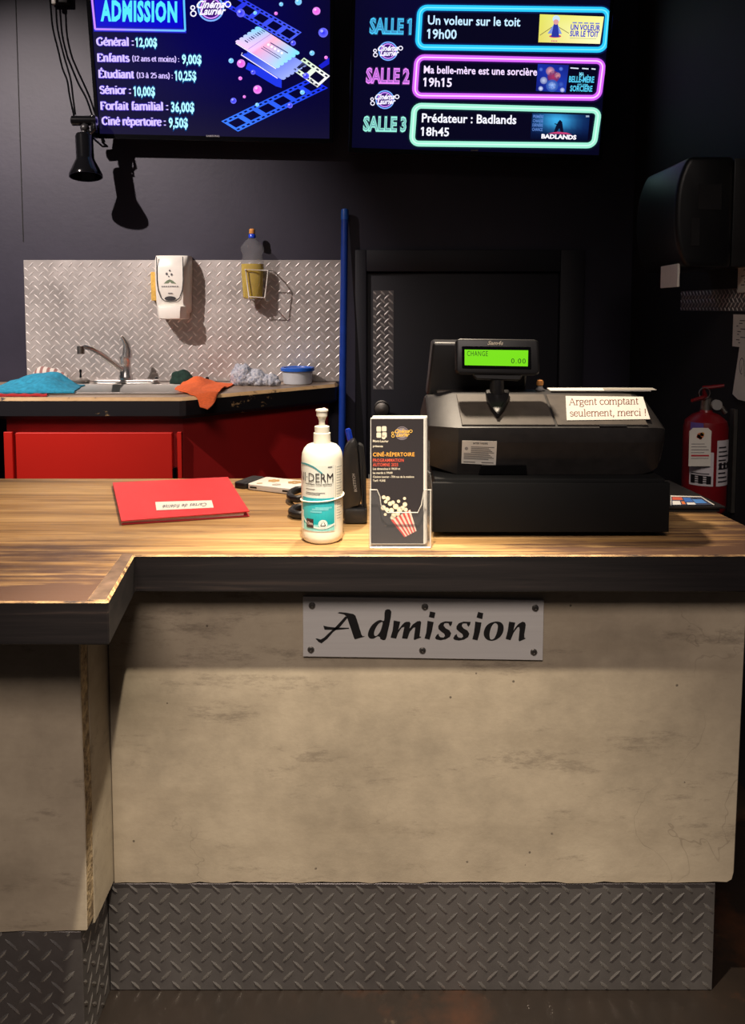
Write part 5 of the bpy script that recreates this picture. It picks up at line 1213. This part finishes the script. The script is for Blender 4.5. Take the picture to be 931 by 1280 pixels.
mb.lathe([(rb_ * .16, zc2), (rb_ * .15, zc2 + hpt * .3), (rb_ * .22, zc2 + hpt * .55), (rb_ * .27, zc2 + hpt * .6), (rb_ * .27, zc2 + hpt * .85), (rb_ * .31, zc2 + hpt * .88), (rb_ * .30, zc2 + hpt * .96), (rb_ * .2, zc2 + hpt)], T_, 28)
mb.tube([(bc.x, bc.y, ZC + zc2 + hpt * .78), (bc.x + .002, bc.y + 0.025, ZC + zc2 + hpt * .78), (bc.x + .003, bc.y + 0.034, ZC + zc2 + hpt * .66)], [0.006, 0.0055, 0.0045], 10); obj('pump', mb, 'cream_plastic', t)
uz = lambda u: (u - 403) / 26.0
sh = Sheet(lambda u, v, h: V((bc.x + (rb_ + 0.0004 + h) * math.sin(u), bc.y - (rb_ + 0.0004 + h) * math.cos(u), ZC + P(403, v, bc.y - rb_).z - ZC)), 0.00025)
A_ = lambda u: math.asin(max(-.999, min(.999, uz(u))))
def span(u0, v0, u1, v1, col, lay, n=12, c2=None):
    a0 = A_(u0) if abs(uz(u0)) < 1 else uz(u0) * 1.35; a1 = A_(u1)
    for k in range(n):
        s0, s1 = a0 + (a1 - a0) * k / n, a0 + (a1 - a0) * (k + 1) / n
        sh.poly([(s0, v0), (s1, v0), (s1, v1), (s0, v1)], [col, col, c2 or col, c2 or col], lay)
span(373, 582, 419, 665, (226, 226, 214), 1, 16)                     # label stock
span(380, 623, 419, 640, (50, 168, 180), 2, 12, (60, 182, 188)); span(380, 640, 419, 656, (60, 182, 188), 2, 12, (22, 158, 162)); span(380, 656, 419, 664, (140, 208, 202), 2, 12)
def arc_strip(p, wd, col, lay): sh.strip([(A_(u), v) for u, v in crom(p, 6)], wd, col, lay)
arc = crom([(378, 582), (386, 581.5), (395, 584.5), (405, 592)], 6)
for (u0, v0), (u1, v1) in zip(arc, arc[1:]): sh.poly([(A_(u0), v0 - 1.2), (A_(u1), v1 - 1), (A_(u1), v1 + .6), (A_(u0), v0 + 1.4)], (70, 150, 156), 3)
arc = crom([(379, 640), (384, 652), (394, 658), (408, 659), (419, 655)], 6)
for (u0, v0), (u1, v1) in zip(arc, arc[1:]): sh.poly([(A_(u0), v0 - .4), (A_(u1), v1 - .4), (A_(u1), v1 + 2.2), (A_(u0), v0 + 2.2)], (214, 224, 218), 4)
span(378.5, 640, 381.5, 664, (226, 226, 214), 3, 3)
for u0, u1, v in ((392, 412, 636), (396, 416, 634), (390, 404, 639)): span(u0, v, u1, v + 2.2, (120, 200, 206), 3, 4)
def btext(s, u0, u1, v, h, col, off=0.0):
    vs, fs = text2d(s, off); xa, xb = min(p_[0] for p_ in vs), max(p_[0] for p_ in vs)
    sh.tri([(A_(u0) + (A_(u1) - A_(u0)) * (x - xa) / (xb - xa), v - h * y / CAP) for x, y in vs], fs, col, 5)
btext('NI·DERM', 378.6, 417.5, 602.5, 10.6, (58, 52, 52), 0.0)
btext('SA', 366.9 + 10.6, 378.0, 602.5, 10.6, (58, 52, 52), 0.0)
btext('antiseptic hand sanitizer', 384.5, 416.5, 606.3, 1.9, (70, 66, 66), 0.03)
for v, u1 in ((611.5, 396), (616, 408), (617.9, 402)): span(384.5, v, u1, v + .8, (120, 116, 112), 3, 4)
for k in range(20): span(421.5, 585 + 3.4 * k, 427.4 - (k * 5 % 3), 585.7 + 3.4 * k, (150, 148, 142), 3, 3)
span(420, 583, 420.4, 660, (150, 150, 146), 3, 1)
span(385.5, 649, 394, 660, (62, 42, 44), 5, 4); btext('Dm', 387, 393, 656.5, 3.5, (220, 200, 190), .02)
sh.disc(A_(405.3), 654.8, .21, (232, 232, 222), 5, 18, ry=5.2); sh.strip([(A_(402.6), 657), (A_(405.6), 650.5), (A_(408.4), 657)], .04, (60, 60, 58), 6) ; span(402.5, 656.8, 408.2, 657.8, (60, 60, 58), 6, 2)
btext('60%', 397, 417, 588.2 - 2, 1.6, (120, 118, 114), 0.0) if False else span(411.5, 583.6, 416.5, 584.6, (120, 118, 114), 3, 2)
sh.build('label', 'gloss_ink', t)
mb = MB(); zband = bz(620.5)
mb.tube([(bc.x + (rb_ + 0.0016) * math.cos(2 * math.pi * k / 40), bc.y + (rb_ + 0.0016) * math.sin(2 * math.pi * k / 40), ZC + zband + 0.0045 * math.cos(2 * math.pi * k / 40) + 0.001 * math.sin(2 * math.pi * k / 20)) for k in range(40)], 0.0012, 8, closed=True)
tag(obj('rubber_band', mb, 'cream_plastic'), 'thin pale rubber band stretched around the sanitizer bottle', 'rubber band')

# ---- brochure holder with leaflets
f0 = PZ(462, 686, ZC); f1 = PZ(538, 687, ZC); YH = f0.y + 0.004
hx0, hx1 = P(462, 680, YH).x, P(538.5, 680, YH).x; hd = 0.034
t = thing('brochure_holder', ((hx0 + hx1) / 2, YH, ZC), 'clear acrylic holder of festival leaflets standing on the counter edge', 'brochure holder')
zf = P(470, 612, YH).z; zbk = P(470, 600, YH + hd).z; z00 = ZC + 0.0004
mb = MB(); mb.box((hx0, YH, z00), (hx1, YH + hd, z00 + 0.004), 0.001, 1); mb.box((hx0, YH + hd + .0003, z00), (hx1, YH + hd + 0.0025, zf + 0.075), 0.0006, 1); obj('back_panel', mb, 'acrylic', t)
wx = hx1 - hx0
fpnl = [(0, 0.0)] + [(wx, 0)] + [(wx, zf - z00)] + [(wx * .88, zf - z00)] + [(wx * (.88 - .04 * math.sin(a * .39)), zf - z00 - .004 - .028 * a / 4) for a in range(1, 4)] + [(wx * .78, zf - z00 - .038), (wx * .28, zf - z00 - .038)] + [(wx * (.16 + .04 * math.sin((4 - a) * .39) * 0 + .03 * a / 4), zf - z00 - .004 - .028 * a / 4) for a in range(3, 0, -1)] + [(wx * .12, zf - z00), (0, zf - z00)]
mb = MB(); mb.prism(fpnl, 0.0, 0.002, 0.0004, 1, M_=basis((hx0, YH - 0.0003, z00), (1, 0, 0), (0, 0, 1))); obj('front_panel', mb, 'acrylic', t)
mb = MB()
rim = fpnl[2:]
mb.tube([(hx0 + a, YH - 0.0018, z00 + b) for a, b in rim], 0.0009, 6)
mb.tube([(hx0 + .001, YH - 0.0018, z00 + .001), (hx1 - .001, YH - 0.0018, z00 + .001)], 0.0016, 6); mb.tube([(hx0 + .001, YH - .0015, z00), (hx0 + .001, YH - .0015, zf)], 0.0012, 6); mb.tube([(hx1 - .001, YH - .0015, z00), (hx1 - .001, YH - .0015, zf)], 0.0012, 6); obj('edge_rim', mb, 'acrylic_edge', t)
for xx in (hx0 - 0.0022, hx1 + 0.0002):
    mb = MB(); mb.prism([(YH, z00), (YH + hd + .0025, z00), (YH + hd + .0025, zf + .018), (YH + .012, zf + 0.008), (YH, zf)], xx, xx + .002, 0.0004, 1, M_=Matrix(((0, 0, 1, 0), (1, 0, 0, 0), (0, 1, 0, 0), (0, 0, 0, 1)))); obj('side_panel', mb, 'acrylic', t)
# leaflets lean back a little; the front one carries the artwork
lean = math.radians(3.0)
lb0, lb1 = P(463, 680, YH + .006).x, P(531, 680, YH + .006).x
ztop = P(490, 523, YH + .012).z
def leaflet(yoff, dx, dz, label, colr):
    pl = Plane((lb0 + dx, YH + 0.004 + yoff, z00 + 0.0045), (1, 0, 0), (0, math.sin(lean), math.cos(lean)))
    t_ = thing('leaflet', tuple(pl.o), label, 'leaflet', 'leaflets in the acrylic holder')
    Hh = (ztop - pl.o.z) / math.cos(lean) + dz; Bm = basis(pl.o, pl.ux, pl.uy)
    m_ = MB(); m_.box((0, 0, -0.0022), (lb1 - lb0, Hh, 0), 0.0003, 1, M_=Bm); obj('sheet', m_, colr, t_); return pl, t_, Hh
for i in range(4):
    leaflet(0.0045 + 0.0026 * i, 0.0022 + 0.0008 * i, 0.0006 * (i + 1), ['white edged leaflet directly behind the front black one', 'second leaflet behind the front black one in the holder', 'third leaflet behind the front black one in the holder', 'rearmost leaflet leaning in the acrylic holder'][i], 'paper')
pl, t_, Hh = leaflet(0.0015, 0, 0, 'black film programme leaflet with popcorn at the front of the holder', 'paper')
sh = Sheet(lambda u, v, h: pl.px(u, v, h + 0.0002), 0.00022)
wl = lb1 - lb0
tl, tr, br_, bl_ = [pl.at(a, b) for a, b in ((0.001, Hh - .001), (wl - .0025, Hh - .001), (wl - .0025, 0.001), (0.001, 0.001))]
sq = Sheet(lambda a, b, h: pl.at(a, b, h + 0.0001), 0.0002)
sq.rect(0.001, 0.001, wl - 0.0025, Hh - 0.0015, (44, 38, 40), 0); 
sq.build('printed_face', 'ink', t_)
CR = (238, 226, 200)
for a, b in ((470.5, 533), (477.2, 532.7), (470.5, 540.5), (477.5, 540.3)): sh.poly(rrect(a, b, a + 5.8, b + 6.6, 1.2, 2), CR, 1)
sh.disc(479.5, 546.5, 2.6, CR, 1, 10)
sh.text('Mont-Laurier', (466, 552.6), (485.5, 552.9), (0, -2.9), CR, 1, offset=.02); sh.text('présente', (466, 558.8), (478.5, 559), (0, -2.7), CR, 1, offset=.02)
badge(sh, 502.3, 541.5, 8, 1, ring1=(130, 120, 128), ring2=(150, 138, 140), txt=(240, 190, 90), disc=(150, 140, 146))
sh.text('CINÉ-RÉPERTOIRE', (466, 570.4), (518, 570.2), (0, -4.6), (250, 178, 70), 1, offset=.02, spacing=1.08)
sh.text('PROGRAMMATION', (466, 577.3), (504.5, 577.2), (0, -3.9), (236, 92, 66), 1, offset=.01, spacing=1.08); sh.text('AUTOMNE 2025', (466, 582.8), (497.5, 582.8), (0, -3.9), (236, 92, 66), 1, offset=.01, spacing=1.08)
for s, u1, v in (('Les dimanches à 19h30 et', 500, 587.2), ('les mardis à 19h00', 490.5, 592.3), ('Cinéma Laurier - 704 rue de la madone', 517.5, 597.2), ('Tarif : 9,50$', 481.5, 602)): sh.text(s, (466, v), (u1, v - .1), (0, -2.5), CR, 1, offset=.015)
# popcorn bucket
bk = quad(((488.5, 650), (512.5, 637), (520.5, 663.5), (505.5, 671.5)))
for i in range(10): sh.poly([bk(i / 10, 0), bk((i + 1) / 10, 0), bk((i + 1) / 10, 1), bk(i / 10, 1)], (206, 62, 52) if i % 2 == 0 else (240, 208, 190), 1)
for u, v, r in ((479.5, 621.5, 2.6), (484.5, 623, 3), (482, 627, 2.4), (479, 634.5, 3.2), (483.5, 637, 2.8), (481.5, 643, 2), (487.5, 629.5, 3), (491, 628, 2.6), (489, 638, 3.4), (494.5, 633, 3.6), (498, 626.5, 2.2), (499.5, 637, 3.6), (505.5, 623, 2), (506, 630.5, 3), (503, 635, 3), (492, 644, 3.2), (497, 642, 3), (507, 637, 2.6), (490, 647, 2.4)):
    sh.disc(u, v, r, (244, 232, 206), 2, 9, rim=(222, 204, 170))
sh.build('artwork', 'ink', t_)

# ---- stapler standing on end, pen, scissors behind the bottle
ys = 1.42
t = thing('stapler', tuple(PZ(443, 652, ZC)), 'black stapler standing on end behind the sanitizer bottle', 'stapler')
t.location.z = ZC; W[t] = Matrix.Translation(t.location); sx, sy_ = t.location.x, t.location.y
q = lambda u, v: P(u, v, sy_)
def stp(pts, y0, y1): m_ = MB(); Mx = Matrix(((1, 0, 0, 0), (0, 0, -1, 0), (0, 1, 0, 0), (0, 0, 0, 1))); m_.prism([(q(u, v).x, q(u, v).z) for u, v in pts], -y1, -y0, 0.004, 2, M_=Mx); return m_
m_ = stp([(429, 648), (428.5, 600), (428, 572), (431, 558), (437, 550), (443, 548), (447, 556), (449, 580), (452, 622), (449, 630), (440, 632)], sy_ - .016, sy_ + .016); obj('handle', m_, 'black_plastic', t)
m_ = stp([(447.5, 553), (454, 556), (457.5, 590), (458, 650), (451.5, 650), (452.5, 622), (450, 590)], sy_ - .012, sy_ + .012); obj('magazine', m_, 'matte_black', t)
zq = q(440, 650).z - ZC
m_ = MB(); m_.box((q(430, 640).x, sy_ - .02, ZC + .0005), (q(459, 640).x, sy_ + .02, q(440, 632).z - 0.0005), 0.006, 2); obj('base', m_, 'black_plastic', t)
sh = Sheet(lambda u, v, h: q(u, v) + V((0, -.0166 - h, 0)), 0.0003)
sh.text('BOSTITCH', (446.3, 612), (443.5, 590), (-3.2, -.3), (150, 148, 146), 1, offset=.02); sh.build('lettering', 'ink', t)
t = thing('pen', tuple(P(441, 556, sy_ + .05)), 'blue pen sticking up behind the black stapler', 'pen')
a_, b_ = P(434.5, 536, sy_ + .03), P(446, 566, sy_ + .03); ax = b_ - a_; low = a_ + ax * ((a_.z - ZC - .006) / (a_.z - b_.z)) 
low = V((a_.x + (low.x - a_.x) * .55, sy_ + .045, ZC + .006)); ax = low - a_
mb = MB(); mb.tube([a_, a_ + ax * .02, a_ + ax * .2], [0.0042, 0.0058, 0.0058], 14); obj('cap', mb, 'pen_blue', t)
mb = MB(); mb.tube([a_ + ax * .2, a_ + ax * .95, a_ + ax * .995], [0.005, 0.005, 0.001], 14); obj('barrel', mb, 'grey_plastic', t)
mb = MB(); mb.tube([a_ + ax * .2, a_ + ax * .225], 0.0064, 14); obj('ring', mb, 'grey_plastic', t)
t = thing('scissors', tuple(PZ(378, 640, ZC)), 'black handled scissors lying behind the sanitizer bottle', 'scissors')
hz = ZC + 0.006
for u, v, nm in ((374, 625, 0), (377, 644, 1)):
    c = PZ(u, v, ZC); mb = MB()
    mb.tube([(c.x + 0.019 * math.cos(k * .5236), c.y + (0.042 if nm == 0 else 0.03) * math.sin(k * .5236), ZC + 0.0085 + (0.004 if nm == 0 else 0)) for k in range(12)], 0.0075, 10, closed=True); obj('finger_loop', mb, 'black_plastic', t)
c0_, c1_ = PZ(374, 625, ZC), PZ(377, 644, ZC); e_ = PZ(436, 640, ZC)
mb = MB(); mb.tube([(c0_.x + .02, c0_.y - .01, ZC + .011), (bc.x - .01, 1.47, ZC + .008), (bc.x + .03, 1.455, ZC + .006)], [0.006, 0.005, 0.002], 8); mb.tube([(c1_.x + .018, c1_.y + .01, ZC + .0085), (bc.x - .01, 1.475, ZC + .0055), (bc.x + .035, 1.48, ZC + .004)], [0.006, 0.005, 0.002], 8); obj('blades', mb, 'dull_steel', t)

# ---- phone in a floral case
A, B, Cc, D = [PZ(u, v, ZC) for u, v in ((291, 610), (368, 619), (380, 603), (305, 599.5))]
t = thing('phone', tuple((A + Cc) / 2), 'phone in a white floral case lying by the back counter edge', 'phone')
ux = (B - A); L_ = ux.length; ux.normalize(); uy = V((-ux.y, ux.x, 0)); wv_ = min(0.085, abs((D - A).dot(uy)))
Bp = basis((A.x, A.y, ZC + 0.0004), ux, uy)
mb = MB(); mb.prism(rrect(0.036, 0, L_, wv_, 0.009, 4), 0, 0.0125, 0.002, 2, M_=Bp); obj('case', mb, 'white_plastic', t)
mb = MB(); mb.prism(rrect(0, 0.001, 0.0355, wv_ - .001, 0.009, 4), 0, 0.0125, 0.002, 2, M_=Bp); obj('black_end', mb, 'black_plastic', t)
for a, b in ((L_ - .03, L_ - .006), (.045, .062)): mb = MB(); mb.box((a, -0.0008, 0.004), (b, 0.0002, 0.008), 0.0004, 1, M_=Bp); obj('side_button', mb, 'black_plastic', t)
sh = Sheet(lambda a, b, h: Bp @ V((a, b, 0.0127 + h)), 0.0002); random.seed(5)
for a, b, r, c in ((.075, .05, .016, (190, 150, 96)), (.125, .055, .018, (176, 140, 90)), (.1, .02, .012, (186, 176, 170)), (.15, .02, .013, (196, 188, 190)), (.06, .015, .008, (200, 180, 150))):
    if a < L_ - .01:
        for k in range(6): sh.disc(a + r * .5 * math.cos(k * 1.05), min(wv_ - .008, b) + r * .5 * math.sin(k * 1.05), r * .38, c, 1 + (k % 2), 8)
sh.build('flower_print', 'ink', t)

# ---- red folder
c4 = [PZ(u, v, ZC) for u, v in ((152, 656.5), (312, 646), (285, 600.5), (141, 607.5))]
t = thing('folder', tuple(c4[0]), 'red paper folder with a white label lying on the wooden counter', 'folder')
pts = [(p_.x, p_.y) for p_ in c4]
inner = lambda k, dx=0, dy=0: [((p_[0] - sum(q_[0] for q_ in pts) / 4) * k + sum(q_[0] for q_ in pts) / 4 + dx, (p_[1] - sum(q_[1] for q_ in pts) / 4) * k + sum(q_[1] for q_ in pts) / 4 + dy) for p_ in pts]
z_ = ZC + 0.0004
mb = MB(); mb.prism(pts, z_, z_ + 0.0015, 0.0004, 1); obj('back_cover', mb, 'folder_edge', t)
mb = MB(); mb.prism(inner(.955, -0.004, -.003), z_ + 0.0016, z_ + 0.0062, 0.0004, 1); obj('pages', mb, 'paper', t)
mb = MB(); vs, fs = [], []; N_ = 14
for lvl in (0.0064, 0.0080):
    for j in range(N_ + 1):
        for i in range(N_ + 1):
            s_, u_ = i / N_, j / N_
            p_ = (V(pts[0]) * (1 - s_) + V(pts[1]) * s_) * (1 - u_) + (V(pts[3]) * (1 - s_) + V(pts[2]) * s_) * u_
            vs.append((p_.x, p_.y - 0.001, z_ + lvl + 0.003 * (1 - u_) ** 2 * (s_ ** 3) + 0.0012 * math.sin(s_ * 3.1) * (1 - u_)))
n_ = N_ + 1; K_ = n_ * n_
for j in range(N_):
    for i in range(N_): k = j * n_ + i; fs += [(K_ + k, K_ + k + 1, K_ + k + n_ + 1, K_ + k + n_), (k, k + n_, k + n_ + 1, k + 1)]
rg = list(range(n_)) + [j * n_ + N_ for j in range(1, n_)] + [N_ * n_ + i for i in range(N_ - 1, -1, -1)] + [j * n_ for j in range(N_ - 1, 0, -1)]
for i in range(len(rg)): a_, b_ = rg[i], rg[(i + 1) % len(rg)]; fs.append((a_, b_, K_ + b_, K_ + a_))
mb.add(vs, fs); obj('front_cover', mb, 'folder_red', t)
ql = quad(((194, 627.5), (264.5, 625.5), (267, 634.5), (195.5, 638)))
zl = z_ + 0.0093
mb = MB(); cl4 = [PZ(*ql(a, b), zl + .0004) for a, b in ((0, 1), (1, 1), (1, 0), (0, 0))]; mb.prism([(p_.x, p_.y) for p_ in cl4], zl + 0.0002, zl + 0.0007, 0); obj('title_label', mb, 'paper', t)
sh = Sheet(lambda u, v, h: PZ(u, v, zl + 0.001 + h), 0.0002)
sh.text('Cartes de fidélité', ql(.9, .3), ql(.12, .38), (0, 4.2), (70, 60, 90), 1, shear=.3); sh.build('handwriting', 'ink', t)

# ---- document tray and leaflet at the counter end
ztr = P(908, 633, 1.465).z
bx0 = 0.545; e1_, e2_ = PZ(907, 633, ztr), PZ(836, 600, ztr)
t = thing('document_tray', (0.61, 1.47, ZC), 'flat black tray beside the cash drawer at the counter end', 'tray')
tp = [(DX1 + .012, e1_.y), (e1_.x, e1_.y), (e2_.x, min(e2_.y, 1.74)), (DX1 + .012, min(e2_.y, 1.74))]
mb = MB(); mb.prism(tp, ztr - 0.005, ztr, 0.0012, 1); obj('lid', mb, 'black_plastic', t)
mb = MB(); mb.prism([(p_[0] - (.008 if p_[0] > .58 else -.002), p_[1] + (.006 if p_[1] < 1.6 else -.006)) for p_ in tp], ZC + 0.0004, ztr - 0.0052, 0.001, 1); obj('base', mb, 'matte_black', t)
lf = [PZ(u, v, ztr) for u, v in ((838, 632), (893, 631.5), (876, 621), (838, 620))]
t2_ = thing('flyer', tuple(lf[0]), 'colourful printed flyer lying on the flat black tray', 'flyer')
mb = MB(); mb.prism([(p_.x, p_.y) for p_ in lf], ztr + 0.0003, ztr + 0.0012, 0.0002, 1); obj('sheet', mb, 'paper', t2_)
sh = Sheet(lambda u, v, h: PZ(u, v, ztr + 0.0014 + h), 0.0002); qf = quad(((838, 620), (876, 621), (893, 631.5), (838, 632)))
sh.poly([qf(0.02, .05), qf(.98, .05), qf(.98, .95), qf(.02, .95)], (60, 66, 90), 0)
for a0, b0, a1, b1, c in ((.05, .1, .35, .4, (206, 92, 70)), (.05, .5, .25, .9, (220, 220, 216)), (.38, .15, .6, .6, (60, 110, 190)), (.62, .3, .9, .75, (80, 140, 214)), (.4, .68, .6, .9, (226, 226, 226)), (.66, .1, .8, .26, (30, 34, 60)), (.28, .55, .36, .85, (224, 120, 60))): sh.poly([qf(a0, b0), qf(a1, b0), qf(a1, b1), qf(a0, b1)], c, 1)
sh.build('printing', 'ink', t2_)
# cable at the register's end
mb = MB(); mb.tube(crom([tuple(V((DX0 - .004, 1.33, ZD + .006)))[:2], (DX0 - .012, 1.36), (DX0 - .008, 1.45), (DX0 + .01, 1.5)], 4) and [V((a, b, ZD - .02 + .03 * math.exp(-((b - 1.34) / .05) ** 2))) for a, b in crom([(DX0 - .002, 1.32), (DX0 - .010, 1.345), (DX0 - .008, 1.42), (DX0 - .006, 1.72)], 5)], 0.003, 8)
tag(obj('cable', mb, 'black_plastic'), 'black cable looping out beside the cash drawer', 'cable')
bpy.context.view_layer.update()
